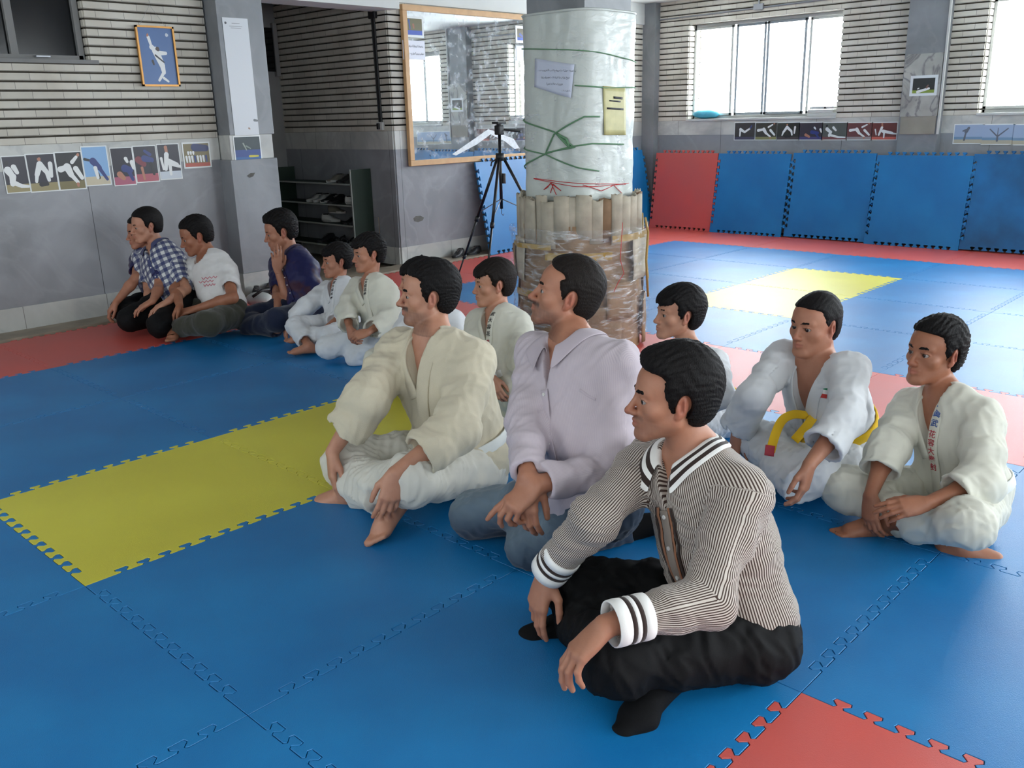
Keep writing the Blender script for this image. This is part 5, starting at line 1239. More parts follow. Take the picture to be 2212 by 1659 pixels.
    # ---- upper garment
    t = o['top']; kind = t['kind']; th = t.get('th', .014)*S; T = Sdf(); T.org = pel; T.ax = (lat, up)
    wrk = t.get('wr', .004)*S
    T.ell(lerp(pel, nk, .69)+fwd*.008*S, np.array([.158*fat, .100*fat, .175])*S+th, R, .06*S, tagi=1)
    T.ell(lerp(pel, nk, .38)+fwd*.012*(fat-1+.3)*S, np.array([.146*fat, .108*fat, .175])*S+th*1.2, R, .06*S, tagi=1)
    T.ell(pel+up*.03*S, np.array([.152*fat, .112*fat, .095 if kind != 'gi' else .12])*S+th*1.3, R, .05*S, tagi=1)
    for s_ in 'LR': T.cap(nk-up*.008*S-fwd*.010*S, J['s'+s_], .042*S+th*.3, .058*S+th*.5, .05*S, tagi=1)
    ar = t.get('arm', (.060, .055, .048)); cf = t.get('cuff', (.9, .9))
    torso = Sdf(); torso.ops = list(T.ops); torso.bounds = list(T.bounds)
    for s_, cu in zip('LR', cf):
        w2 = J['w'+s_]
        T.sub(sleeve(J['s'+s_], J['e'+s_], w2, ar[0]*S, ar[1]*S, ar[2]*S, cu, .03*S, wrk, t.get('wf', 55.)), .035*S)
    if kind == 'gi':
        for s_ in 'LR': T.cap(J['h'+s_]+up*.02*S, lerp(J['h'+s_], J['k'+s_], t.get('skirt', .22)), .090*S, .080*S, .06*S, tagi=1)
    fo = t.get('fold', .0045)*S
    def folds(p, d):
        m = np.abs(d) < .04
        if not m.any(): return d
        q_ = p[m]; a = wob(q_, .17*S, seed+10); b = wob(q_, .075*S, seed+11); d = d.copy()
        d[m] -= (a*1.3+(1-2*np.abs(b))*.55)*fo
        return d
    T.fn(folds); torso.fn(folds)
    zV = t.get('vz', -.16)*S; w0 = t.get('vw', .062)*S; x0 = t.get('vx', 0.)*S
    nkf, Rf = nk.astype(F4), R.astype(F4)
    def opening(p, d):
        q_ = (p-nkf)@Rf; x, y, z = q_[:, 0]-x0, q_[:, 1], q_[:, 2]
        sl = w0/(.03*S-zV); c_ = 1/math.sqrt(1+sl*sl)
        dv = (np.abs(x)-sl*(z-zV))*c_; dv = np.maximum(np.maximum(dv, -y+.0), np.maximum(y-.20*S, z-.07*S))
        return np.maximum(d, -dv)
    T.fn(opening)
    T.cap(nk-up*.005*S, nb+nrm(nb-nk)*.05, (.058 if kind != 'tee' else .068)*S*o.get('neck', 1), .075*S, .008, sub=True)
    T.ell(loc(0, .062, .045), np.array([.052, .062, .055])*S, R, .015, sub=True)
    if kind == 'tee': T.ell(loc(0, .06, .0), np.array([.072, .09, .075])*S, R, .01, sub=True)
    T.ell(lerp(pel, nk, -.25)+up*0, np.array([.01, .01, .01]), R, .01, sub=True)
    hg = t.get('h', .006)*q; st = (lambda v: T.near(v.astype(F4)))
    top = mobj({'gi': 'gi_jacket', 'shirt': 'shirt', 'tee': 't_shirt'}[kind], T.mesh(hg), t['m'], root, st=st)
    # ---- trousers
    L = o['legs']; Gt = Sdf(); Gt.org = pel; Gt.ax = (lat, up); lr = L.get('r', (.092, .072, .062, .050)); lw = L.get('wr', .005)*S
    Gt.ell(pel-up*.005*S, np.array([.158*fat, .118*fat, .105])*S, R, .05*S, tagi=1)
    hems = L.get('hem', (1.0, 1.0))
    for s_, hm in zip('LR', hems):
        hp, kn, an = J['h'+s_], J['k'+s_], J['a'+s_]
        Gt.sub(sleeve(hp, kn, an, lr[0]*S*(1+.5*(fat-1)), lr[1]*S, lr[2]*S, hm, .05*S, lw, L.get('wf', 40.), open_=L.get('open', True), tg=3), .04*S)
    def folds2(p, d):
        m = np.abs(d) < .04
        if not m.any(): return d
        q_ = p[m]; d = d.copy(); d[m] -= (wob(q_, .14*S, seed+20)+(1-2*np.abs(wob(q_, .06*S, seed+21)))*.8)*L.get('fold', .004)*S
        return np.maximum(d, (.0012-p[:, 2]).astype(F4))
    Gt.fn(folds2)
    kns = [J['kL'], J['kR']]
    def st2(v):
        c = Gt.near(v.astype(F4))
        f = np.zeros(len(v))
        for s_ in 'LR':
            a_, b_ = J['h'+s_], J['k'+s_]; ba = b_-a_; tt = np.clip((v-a_)@ba/(ba@ba), 0, 1.0); dd = np.linalg.norm(v-a_-tt[:, None]*ba, axis=1)
            topw = np.clip(.55+((v-a_-tt[:, None]*ba)[:, 2])/.09, 0, 1); f = np.maximum(f, np.clip(1.25-dd/.11, 0, 1)*topw*np.clip(tt*1.8, 0, 1))
        c[:, 2] = f; return c
    legs = mobj('trousers', Gt.mesh(L.get('h', .007)*q), L['m'], root, st=st2)
    for s_ in 'LR':
        ft = o.get('foot'+s_)
        if ft and ft.get('sock'):
            K = Sdf(); add_foot(K, J['a'+s_], J['a'+s_]+np.array(ft['d']), ft.get('up', (0, 0, 1)), S*1.04, sock=True); K.cap(lerp(J['k'+s_], J['a'+s_], .75), J['a'+s_], .040*S, .036*S, .02); mobj('sock', K.mesh(.005*q), M_BSOCK, root)
    # ---- gi details
    surf = {}
    if kind == 'gi':
        lm = t.get('lm', t['m']); sl = w0/(.03*S-zV)
        T0 = torso
        def front(x, z):
            b0 = nk+lat*x+up*z; p = project(T0, b0, fwd); return p
        zb = t.get('beltz', -.36)*S; lw_ = t.get('lw', .042)*S
        for sgn in (-1, 1):
            pts = []; nn = []
            for i in range(5):     # round the back of the neck
                a = PI/2-(i/5)*PI*.62; r = .071*S*o.get('neck', 1)
                pts.append(nk+lat*sgn*r*math.cos(a)*1.05-fwd*(r*math.sin(a)+.008*S)+up*(.034-.004*i)*S); nn.append(lat*sgn*math.cos(a)-fwd*math.sin(a)+up*.3)
            z1 = zb if sgn == -1 else zV-.01*S
            for i in range(16):
                f = i/15; z = lerp(.012*S, z1, f); x = x0+sgn*(sl*(z-zV)+lw_*.42)
                if z < zV and sgn == -1: x = x0+(-sl*(z-zV))*.35-lw_*.42
                p = front(x, z); pts.append(p+fwd*.003*S)
                g = nrm(fwd+lat*sgn*.35*min(1, abs(x)/.08)+up*(.55 if z > -.06*S else .1)); nn.append(g)
            for _ in range(3):
                for i in range(1, len(pts)-1): pts[i] = pts[i]*.5+(pts[i-1]+pts[i+1])*.25; nn[i] = nrm(nn[i]*.5+(nn[i-1]+nn[i+1])*.25)
            rb = ribbon([p-n_*.004 for p, n_ in zip(pts, nn)], nn, lw_, .0085, 'lapel', lm, root); surf[sgn] = (pts, nn)
        if 'glyph' in t:
            pts, nn = surf[-1]; g = t['glyph']
            for chars, mm, fr in g: glyphs(chars, [p+n_*.0055 for p, n_ in zip(pts[5:], nn[5:])], nn[5:], lw_*.75, mm, root, frac=fr)
    if 'belt' in t:
        bz = t.get('beltz', -.36)*S; cc = nk+up*bz; pts = []; nn = []
        for i in range(33):
            a = 2*PI*i/32+PI/2; d = lat*math.cos(a)+fwd*math.sin(a); tilt = -.02*S*math.sin(a); c2 = cc+up*tilt
            TT = Sdf(); TT.ops = T.ops[:3]; TT.bounds = T.bounds[:3]
            pts.append(project(TT, c2, d, .30*S, .05)+d*.004*S); nn.append(d)
        ribbon(pts, nn, .040*S, .006, 'belt', t['belt'], root)
        f0 = pts[0]; kn = Sdf(); kn.ell(f0+fwd*.012*S, np.array([.026, .016, .020])*S, R, .01); kn.cap(f0-lat*.02*S+fwd*.01, f0+lat*.02*S+fwd*.01, .014*S, .014*S, .01); mobj('belt_knot', kn.mesh(.004), t['belt'], root)
        for tail in t.get('tails', []):
            P_ = [f0+fwd*.014*S]+[f0+lat*a*S+fwd*b*S+up*c*S for a, b, c in tail]
            PP = []
            for i in range(len(P_)-1):
                for j in range(4): PP.append(lerp(P_[i], P_[i+1], j/4))
            PP.append(P_[-1])
            for _ in range(3):
                for i in range(1, len(PP)-1): PP[i] = PP[i]*.5+(PP[i-1]+PP[i+1])*.25
            ribbon(PP, [nrm(fwd+up*.5)]*len(PP), .038*S, .004, 'belt_end', t['belt'], root)
    # ---- shirt collar and button band
    if kind == 'shirt':
        mats_ = t.get('cm', [t['m']]); bm = bmesh.new(); rows = []; nC = 25; cw = t.get('collar', 1.0); gap = t.get('cgap', .5)
        nkx = nrm(nb-nk)
        for i in range(nC):
            a = lerp(-PI+gap, PI-gap, i/(nC-1))      # 0 = back of the neck
            d = lat*math.sin(a)-fwd*math.cos(a); fr = abs(a)/(PI-gap); r = .064*S*o.get('neck', 1)
            p0 = nk+d*r+nkx*(.034-.030*fr**2)*S+fwd*(.010+.012*fr**3)*S
            p1 = p0+d*.007*S+nkx*.006*S
            ln = (.046+.040*fr**6)*cw*S
            p1 = p0+d*.010*S+nkx*.004*S
            for _ in range(12):
                if T.ev(p1[None].astype(F4))[0] < .003: p1 = p1+(d*.3+up)*.003; p0 = p0+up*.003
            p3 = p1+nrm(d*.42-up*(.85+.15*fr**2)+fwd*.25*fr**3)*ln
            for _ in range(16):
                if T.ev(p3[None].astype(F4))[0] < .005: p3 = p3+(d*.8+up*.4)*.003
            rows.append([bm.verts.new(v) for v in (p0-nkx*.020*S, p0, p1, *[lerp(p1, p3, f_)+(d*.5+up*.5)*.012*S*f_*(1-f_)*4*.4 for f_ in (.2, .38, .56, .78)], p3)])
        for i in range(nC-1):
            for j in range(7):
                f = bm.faces.new((rows[i][j], rows[i+1][j], rows[i+1][j+1], rows[i][j+1]))
                if len(mats_) > 1: f.material_index = (0, 0, 0, 1, 0, 1, 0)[j]
        c = obj('collar', bm, mats_, None, True); rel(c, root); sm = c.modifiers.new('s', 'SOLIDIFY'); sm.thickness = .0035; sm.offset = 0; c.modifiers.new('b', 'SUBSURF').levels = 1
        T0 = torso
        pts = []; nn = []
        for i in range(22):
            z = lerp(zV, t.get('hemz', -.42)*S, i/21); b0 = nk+lat*x0+up*z; pts.append(project(T0, b0, fwd)+fwd*.0045); nn.append(fwd)
        for _ in range(2):
            for i in range(1, len(pts)-1): pts[i] = pts[i]*.5+(pts[i-1]+pts[i+1])*.25
        ribbon(pts, nn, .030*S, .0028, 'button_band', t.get('bandm', t['m']), root)
        for i in t.get('buttons', (1, 6, 11, 16)):
            bm = bmesh.new(); d = Vector(nn[i]); rt = d.to_track_quat('Z', 'Y').to_matrix().to_4x4(); bmesh.ops.create_cone(bm, cap_ends=True, segments=14, radius1=.0058*S, radius2=.005*S, depth=.003, matrix=Matrix.Translation(Vector(pts[i]+fwd*.0045)) @ rt)
            rel(obj('button', bm, M_BUTTON), root)
    if 'cuffm' in t:      # banded shirt cuffs
        for s_ in 'LR':
            el, wr = J['e'+s_], J['w'+s_]; d = nrm(wr-el); c0 = lerp(el, wr, t['cuff'][0])
            for a, b, mm, nm in ((-.062, -.040, M_WHITE, 'cuff'), (-.041, -.031, M_DKBR, 'cuff_stripe'), (-.032, -.022, M_WHITE, 'cuff'), (-.023, -.013, M_DKBR, 'cuff_stripe'), (-.014, .012, M_WHITE, 'cuff')):
                bm = bmesh.new(); ra = ar[2]*S*1.0+.0075; A = Vector(c0+d*a*S*1.15); Bp = Vector(c0+d*b*S*1.15); rings = tube(bm, [A, A.lerp(Bp, .5), Bp], [ra, ra+.0012, ra], 28, cap=False); cc_ = obj(nm, bm, mm, None, True); rel(cc_, root); sm = cc_.modifiers.new('s', 'SOLIDIFY'); sm.thickness = .004; sm.offset = 1
    return root, H, (T if kind != 'x' else torso), torso, R
POSE = {
 'p10': (1.07, {'pel': (1.020, -1.817, 0.105), 'nk': (1.018, -1.652, 0.548), 'hd': (0.969, -1.613, 0.713), 'sL': (0.964, -1.828, 0.507), 'sR': (1.056, -1.481, 0.473), 'eL': (0.738, -1.873, 0.315), 'wL': (0.503, -1.756, 0.314), 'eR': (0.761, -1.519, 0.416), 'wR': (0.747, -1.358, 0.202), 'hL': (0.962, -1.903, 0.112), 'hR': (1.087, -1.735, 0.107), 'kL': (0.609, -1.704, 0.147), 'aL': (0.840, -1.389, 0.032), 'kR': (0.869, -1.358, 0.118), 'aR': (0.752, -1.757, 0.067)}),
 'p9': (1.05, {'pel': (1.120, -1.238, 0.258), 'nk': (1.195, -1.085, 0.729), 'hd': (1.256, -1.010, 0.873), 'sL': (1.185, -1.267, 0.698), 'sR': (1.221, -0.912, 0.670), 'eL': (1.076, -1.343, 0.417), 'wL': (0.830, -1.254, 0.419), 'eR': (1.011, -1.056, 0.519), 'wR': (0.827, -1.221, 0.434), 'hL': (1.078, -1.333, 0.285), 'hR': (1.140, -1.135, 0.246), 'kL': (1.057, -1.022, 0.058), 'kR': (1.070, -0.734, 0.085), 'aL': (1.418, -1.139, 0.011), 'aR': (1.385, -1.040, 0.056)}),
 'p8': (1.06, {'pel': (1.393, -0.366, 0.117), 'nk': (1.312, -0.282, 0.606), 'hd': (1.352, -0.223, 0.767), 'sL': (1.353, -0.458, 0.542), 'sR': (1.298, -0.106, 0.543), 'eL': (1.150, -0.570, 0.340), 'wL': (0.892, -0.529, 0.247), 'eR': (1.039, -0.203, 0.420), 'wR': (0.926, -0.101, 0.211), 'hL': (1.373, -0.466, 0.099), 'hR': (1.424, -0.265, 0.124), 'kL': (0.975, -0.514, 0.190), 'aL': (0.979, -0.133, 0.038), 'kR': (1.036, -0.035, 0.113), 'aR': (0.943, -0.433, 0.093)}),
 'p13': (0.88, {'pel': (2.289, -2.007, 0.104), 'nk': (2.282, -1.886, 0.448), 'hd': (2.301, -1.830, 0.592), 'sL': (2.229, -2.028, 0.411), 'sR': (2.343, -1.760, 0.368), 'eL': (2.054, -2.098, 0.250), 'wL': (1.865, -1.994, 0.215), 'eR': (2.116, -1.772, 0.283), 'wR': (1.947, -1.786, 0.157), 'hL': (2.220, -2.059, 0.098), 'hR': (2.336, -1.938, 0.096), 'kL': (1.895, -2.114, 0.173), 'aL': (2.011, -1.810, 0.046), 'kR': (2.042, -1.658, 0.116), 'aR': (2.039, -2.065, 0.020)}),
 'p12': (0.94, {'pel': (2.468, -1.464, 0.086), 'nk': (2.303, -1.409, 0.473), 'hd': (2.314, -1.377, 0.626), 'sL': (2.245, -1.556, 0.497), 'sR': (2.329, -1.248, 0.483), 'eL': (2.029, -1.647, 0.383), 'wL': (1.829, -1.614, 0.264), 'eR': (2.079, -1.263, 0.381), 'wR': (2.158, -1.152, 0.192), 'hL': (2.410, -1.538, 0.081), 'hR': (2.518, -1.383, 0.072), 'kL': (2.045, -1.557, 0.155), 'aL': (2.300, -1.285, 0.072), 'kR': (2.226, -1.217, 0.138), 'aR': (1.998, -1.477, 0.127)}),
 'p11': (0.86, {'pel': (2.559, -0.815, 0.085), 'nk': (2.397, -0.769, 0.401), 'hd': (2.397, -0.703, 0.571), 'sL': (2.363, -0.908, 0.389), 'sR': (2.436, -0.622, 0.358), 'eL': (2.178, -1.044, 0.324), 'wL': (2.169, -0.876, 0.190), 'eR': (2.244, -0.704, 0.263), 'wR': (2.069, -0.779, 0.196), 'hL': (2.503, -0.884, 0.092), 'hR': (2.589, -0.735, 0.072), 'kL': (2.146, -0.870, 0.132), 'aL': (2.365, -0.627, 0.039), 'kR': (2.267, -0.692, 0.125), 'aR': (2.087, -0.955, 0.106)}),
 'p7': (0.8, {'pel': (1.979, -0.085, 0.209), 'nk': (2.049, 0.081, 0.542), 'hd': (2.052, 0.106, 0.673), 'sL': (2.048, -0.054, 0.493), 'sR': (2.050, 0.211, 0.480), 'eL': (1.918, -0.199, 0.377), 'wL': (1.966, -0.039, 0.268), 'eR': (1.892, 0.105, 0.355), 'wR': (1.830, -0.077, 0.299), 'hL': (1.942, -0.158, 0.210), 'hR': (1.993, -0.005, 0.214), 'kL': (2.111, 0.066, 0.053), 'kR': (2.117, 0.283, 0.082), 'aL': (2.410, 0.164, 0.033), 'aR': (2.440, 0.256, 0.060)}),
 'p6': (0.8, {'pel': (2.095, 0.571, 0.134), 'nk': (2.170, 0.685, 0.470), 'hd': (2.136, 0.746, 0.606), 'sL': (2.200, 0.558, 0.405), 'sR': (2.155, 0.821, 0.430), 'eL': (2.083, 0.425, 0.262), 'wL': (1.916, 0.546, 0.204), 'eR': (1.976, 0.755, 0.307), 'wR': (1.833, 0.624, 0.258), 'hL': (2.059, 0.497, 0.130), 'hR': (2.103, 0.654, 0.131), 'kL': (2.060, 0.802, 0.048), 'kR': (2.025, 1.007, 0.158), 'aL': (2.121, 1.118, 0.058), 'aR': (1.931, 0.723, 0.080)}),
 'p5': (0.78, {'pel': (2.379, 1.336, 0.202), 'nk': (2.427, 1.545, 0.488), 'hd': (2.441, 1.563, 0.648), 'sL': (2.459, 1.420, 0.425), 'sR': (2.421, 1.674, 0.432), 'eL': (2.344, 1.274, 0.303), 'wL': (2.157, 1.248, 0.257), 'eR': (2.252, 1.577, 0.325), 'wR': (2.154, 1.421, 0.261), 'hL': (2.347, 1.262, 0.199), 'hR': (2.373, 1.417, 0.209), 'kL': (2.255, 1.512, 0.054), 'kR': (2.167, 1.681, 0.099), 'aL': (2.552, 1.521, 0.015), 'aR': (2.473, 1.510, 0.078)}),
 'p4': (0.76, {'pel': (2.587, 2.069, 0.116), 'nk': (2.710, 2.267, 0.353), 'hd': (2.716, 2.287, 0.503), 'sL': (2.703, 2.138, 0.300), 'sR': (2.687, 2.390, 0.301), 'eL': (2.555, 2.016, 0.192), 'wL': (2.375, 1.981, 0.142), 'eR': (2.487, 2.359, 0.219), 'wR': (2.341, 2.408, 0.098), 'hL': (2.570, 1.997, 0.103), 'hR': (2.586, 2.147, 0.112), 'kL': (2.307, 1.839, 0.123), 'kR': (2.288, 2.199, 0.137), 'aL': (2.319, 2.147, 0.075), 'aR': (2.195, 1.926, 0.061)}),
 'p3': (1.0, {'pel': (2.716, 2.671, 0.149), 'nk': (2.788, 2.951, 0.484), 'hd': (2.744, 3.002, 0.657), 'sL': (2.807, 2.781, 0.406), 'sR': (2.760, 3.110, 0.403), 'eL': (2.623, 2.771, 0.145), 'wL': (2.588, 2.840, 0.407), 'eR': (2.623, 2.926, 0.238), 'wR': (2.490, 2.734, 0.152), 'hL': (2.696, 2.575, 0.136), 'hR': (2.731, 2.770, 0.152), 'kL': (2.305, 2.445, 0.148), 'kR': (2.309, 2.914, 0.092), 'aL': (2.269, 2.825, 0.044), 'aR': (2.342, 2.520, 0.059)}),
 'p2': (1.02, {'pel': (2.246, 3.017, 0.145), 'nk': (2.307, 3.307, 0.501), 'hd': (2.264, 3.368, 0.651), 'sL': (2.323, 3.085, 0.421), 'sR': (2.249, 3.463, 0.419), 'eL': (2.188, 2.808, 0.275), 'wL': (2.015, 3.020, 0.200), 'eR': (2.026, 3.321, 0.304), 'wR': (1.936, 3.096, 0.228), 'hL': (2.243, 2.918, 0.131), 'hR': (2.228, 3.116, 0.149), 'kL': (1.915, 2.674, 0.163), 'kR': (2.054, 3.470, 0.120), 'aL': (1.880, 3.081, 0.080), 'aR': (2.153, 3.070, -0.003)}),
 'p1': (1.0, {'pel': (2.100, 3.442, 0.210), 'nk': (2.120, 3.712, 0.557), 'hd': (2.074, 3.745, 0.722), 'sL': (2.167, 3.549, 0.485), 'sR': (2.058, 3.863, 0.486), 'eL': (2.087, 3.282, 0.301), 'wL': (1.908, 3.191, 0.254), 'eR': (1.996, 3.673, 0.281), 'wR': (1.895, 3.472, 0.172), 'hL': (2.101, 3.346, 0.187), 'hR': (2.078, 3.544, 0.212), 'kL': (1.778, 3.104, 0.116), 'kR': (1.711, 3.423, 0.125), 'aL': (2.131, 3.295, 0.067), 'aR': (2.127, 3.424, 0.085)}),
 'p0': (0.98, {'pel': (2.174, 3.854, 0.088), 'nk': (2.111, 3.820, 0.511), 'hd': (2.078, 3.847, 0.670), 'sL': (2.098, 3.656, 0.467), 'sR': (2.089, 3.984, 0.457), 'eL': (1.981, 3.463, 0.313), 'wL': (1.832, 3.279, 0.256), 'eR': (1.954, 3.764, 0.355), 'wR': (1.763, 3.725, 0.208), 'hL': (2.215, 3.888, 0.103), 'hR': (2.191, 3.985, 0.132), 'kL': (1.876, 3.641, 0.101), 'kR': (1.835, 3.812, 0.129), 'aL': (1.934, 4.023, 0.042), 'aR': (1.849, 3.434, 0.099)})}
def dv(l, t, u):
    a = -np.array([RI[0], RI[1], 0.]); b = -np.array([FW[0], FW[1], 0.]); return nrm(nrm(a)*l+nrm(b)*t+np.array([0, 0, u]))
def pin(T, px, py, far=9.0):
    """point of garment T that lies under a direction seen from the camera"""
    d = ray(px, py); d = d/np.linalg.norm(d); ts = np.linspace(1.2, far, 2600); v = T.ev((CC[None]+d[None]*ts[:, None]).astype(F4))
    if v is None or not (v < .0005).any(): return None, None
    p = CC+d*ts[np.argmax(v < .0005)]; e = .006
    g = np.array([float(T.ev((p+np.eye(3)[i]*e)[None].astype(F4))[0]-T.ev((p-np.eye(3)[i]*e)[None].astype(F4))[0]) for i in range(3)])
    return p, nrm(g)
def mk(key, label, seed, **o):
    S, J = POSE[key]; return person(J, S, o, label, seed)
UPH = (0, 0, 1)
GL = dict(r=(.100, .084, .076, .066), wr=.005, wf=34, fold=.005)
# --- men in front
pr, Hd, T, sf, R_ = mk('p10', 'man in brown and white striped shirt and black trousers sitting cross-legged', 10,
    hs=.99, face=dv(1, .02, .02), stubble=.32, goatee=.15, nose=1.2, brow=1.15, q=1.0,
    hair=dict(th=.019, top=.014, rec=.010, side=-.050, nape=-.090, full=1, quiff=.008, rough=.0018),
    handL=dict(d=dv(.75, .15, -.7), n=dv(-.4, -.1, -.9), curl=(.35, .4, .45, .5)), handR=dict(d=dv(.30, .2, -.95), n=dv(-.7, -.5, -.3), curl=(.25, .35, .5, .5), thumb=.8),
    footL=dict(d=dv(.9, .1, -.1), sock=True), footR=dict(d=dv(.30, .30, -.06), up=dv(.3, 0, 1), sock=True),
    top=dict(kind='shirt', m=M_STRIPE, cm=[M_WHITE, M_DKBR], arm=(.066, .056, .040), cuff=(.90, .90), cuffm=1, wr=.0025, th=.018, vz=-.10, vw=.045, h=.0048, cgap=.45, bandm=M_BAND, collar=.95),
    legs=dict(m=M_BTROU, r=(.098, .074, .064, .050), h=.007, hem=(.95, .95)))
J10 = {k: np.array(v) for k, v in POSE['p10'][1].items()}
for cxs, mm in ((-.030, M_DKBR), (-.018, M_TAN), (.026, M_TAN), (.038, M_DKBR)):
    pts = []; nn = []; fw_ = R_[:, 1]
    for i in range(14):
        b0 = J10['nk']+R_[:, 0]*cxs+R_[:, 2]*lerp(-.10, -.36, i/13); pts.append(project(sf, b0, fw_)+fw_*.004); nn.append(fw_)
    ribbon(pts, nn, .010, .002, 'placket_stripe', mm, pr)
bm = bmesh.new(); c = J10['wR']+np.array([0, 0, -.004]); d = nrm(J10['wR']-J10['eR']); u = nrm(np.cross(d, (0, 0, 1.))); v = np.cross(d, u)
tube(bm, [c+(u*math.cos(a)+v*math.sin(a))*.0325 for a in np.linspace(0, 2*PI, 25)], .0018, 6); rel(obj('green_thread_bracelet', bm, M_GREEN_C), pr)
pr, Hd, T, sf, R_ = mk('p9', 'man in pale lilac shirt and faded blue jeans kneeling in front of wrapped column', 21,
    hs=.96, face=dv(1, -.03, .26), stubble=.55, goatee=.3, nose=1.1, brow=1.1, skin=M_SK, hairm=M_HAIR2, q=1.05,
    hair=dict(th=.010, top=.008, rec=.018, side=-.030, nape=-.080, rough=.001),
    handL=dict(d=dv(.8, .15, -.65), n=dv(-.2, -.5, -.8), curl=(.15, .5, .7, .8), thumb=.4), handR=dict(d=dv(.10, .2, -1), n=dv(-.5, -.8, 0), curl=(.35, .4, .4, .4)),
    footL=dict(d=dv(-.8, .0, -.02), up=(0, 0, -1), sock=True), footR=dict(d=dv(-.8, -.3, -.02), up=(0, 0, -1), sock=True),
    top=dict(kind='shirt', m=M_PINK, arm=(.066, .060, .046), cuff=(.90, .90), wr=.0035, th=.020, vz=-.12, vw=.050, h=.0055, cgap=.38, fold=.004, collar=1.05),
    legs=dict(m=M_JEAN, r=(.092, .072, .062, .050), h=.0075, hem=(.97, .97)))
def pinned(T, pts, w, nm, m, par, th=.0015):
    Q = []; N_s = []
    for i in range(len(pts)-1):
        for j in range(4):
            p, n = pin(T, lerp(pts[i][0], pts[i+1][0], j/4), lerp(pts[i][1], pts[i+1][1], j/4))
            if p is not None: Q.append(p+n*.0012); N_s.append(n)
    if len(Q) > 2: ribbon(Q, N_s, w, th, nm, m, par)
pinned(T, [(1252, 842), (1272, 856), (1292, 866)], .008, 'pocket_edge', M_PINK, pr)
pr, Hd, T, sf, R_ = mk('p8', 'bearded man in cream judo jacket sitting cross-legged on the yellow mat', 33,
    hs=1.0, face=dv(1, .16, .04), stubble=.50, goatee=.85, nose=1.2, brow=1.25, skin=M_SK2, q=1.05,
    hair=dict(th=.015, top=.008, rec=.012, side=-.035, nape=-.080, rough=.0018, full=1),
    handL=dict(d=dv(.25, .3, -.95), n=dv(.3, -.9, -.1), curl=(.3, .35, .4, .45)), handR=dict(d=dv(.05, .15, -1), n=dv(-.9, -.3, 0), curl=(.3, .35, .4, .45), thumb=.3),
    footR=dict(d=dv(.30, .85, -.16), up=dv(.45, .1, 1)), footL=dict(d=dv(.8, -.1, -.1)), fat=1.06,
    top=dict(kind='gi', m=M_GI2, arm=(.084, .080, .080), cuff=(.62, .62), wr=.005, th=.028, vz=-.16, vw=.060, beltz=-.40, belt=M_WBELT, h=.0058, fold=.004, skirt=.30, lw=.052, tails=[[(-.03, .04, -.03), (.02, .10, -.05)]]),
    legs=dict(m=M_GIP, hem=(.9, .85), **GL))
# --- boys on the right
pr, Hd, T, sf, R_ = mk('p13', 'rightmost boy in white gi with blue and red characters on lapel, cross-legged', 41,
    hs=.96, face=dv(1, .42, .10), skin=M_SK3, kid=1, jaw=.92, nose=.9, brow=1.15, q=1.1, neck=.92,
    hair=dict(th=.012, top=.010, side=-.022, nape=-.066, rough=.003), gaze=dv(1, .2, .15),
    handL=dict(d=dv(1, .1, -.12), n=dv(.0, -.7, -.7), curl=(.25, .3, .35, .4), thumb=.4), handR=dict(d=dv(.05, .35, -.9), n=dv(-.8, -.5, 0), curl=(.45, .5, .5, .5)),
    footR=dict(d=dv(-.75, .35, -.05), up=dv(.2, .3, 1)), footL=dict(d=dv(.9, .0, -.05)),
    top=dict(kind='gi', m=M_GI3, arm=(.082, .076, .078), cuff=(.50, .52), wr=.005, th=.022, vz=-.20, vw=.060, beltz=-.37, belt=M_WBELT, h=.006, skirt=.38, fold=.004,
        glyph=[('講眞武', M_INKB, (.02, .30)), ('花容大拳封', M_INKR, (.32, .74))]),
    legs=dict(m=M_GI3, hem=(.66, .75), **GL))
pr12, Hd, T12, sf, R12 = mk('p12', 'stocky boy in open white gi with yellow belt and small flag patch', 52,
    hs=.97, face=dv(1, .62, .0), skin=M_SK, kid=1, jaw=1.14, nose=.85, brow=1.05, q=1.15, fat=1.16, neck=1.12,
    hair=dict(th=.006, top=.006, side=-.010, nape=-.060, rough=.001),
    handL=dict(d=dv(.2, .15, -1), n=dv(.8, -.6, 0), curl=(.35, .4, .5, .6)), handR=dict(d=dv(.1, .1, -1), n=dv(-1, -.2, 0)),
    footR=dict(d=dv(.6, -.6, -.05)), footL=dict(d=dv(.5, -.6, -.05)),
    top=dict(kind='gi', m=M_GI, arm=(.076, .068, .080), cuff=(.62, .85), wr=.003, th=.018, vz=-.215, vw=.070, vx=.0, beltz=-.275, belt=M_YBELT, h=.006, skirt=.40, fold=.004, lw=.050,
        tails=[]),
    legs=dict(m=M_GI, hem=(1.25, 1.25), open=False, **GL))
c, n = pin(T12, 1779, 846)
if c is not None:
    u = nrm(np.array([0, 0, 1.])-n*n[2]); r = np.cross(u, n)
    for i, mm in enumerate((mat('flag_green', (44, 140, 96), .8), M_WHITE, mat('flag_red', (200, 60, 56), .8))):
        p = c+u*(.016-.016*i)+n*.0015
        ribbon([p-r*.016, p, p+r*.016], [n]*3, .0158, .0012, 'flag_patch', mm, pr12)
tp_ = float((np.array(POSE['p12'][1]['pel'])-CC)@FW)
def hang(pts, w, nm, m, par):
    P_ = [CC+ray(x, y)*(tp_-d) for x, y, d in pts]; Q = []
    for i in range(len(P_)-1):
        for j in range(5): Q.append(lerp(P_[i], P_[i+1], j/5))
    Q.append(P_[-1])
    for _ in range(4):
        for i in range(1, len(Q)-1): Q[i] = Q[i]*.5+(Q[i-1]+Q[i+1])*.25
    ribbon(Q, [nrm(-FW+np.array([0, 0, .4]))]*len(Q), w, .004, nm, m, par)
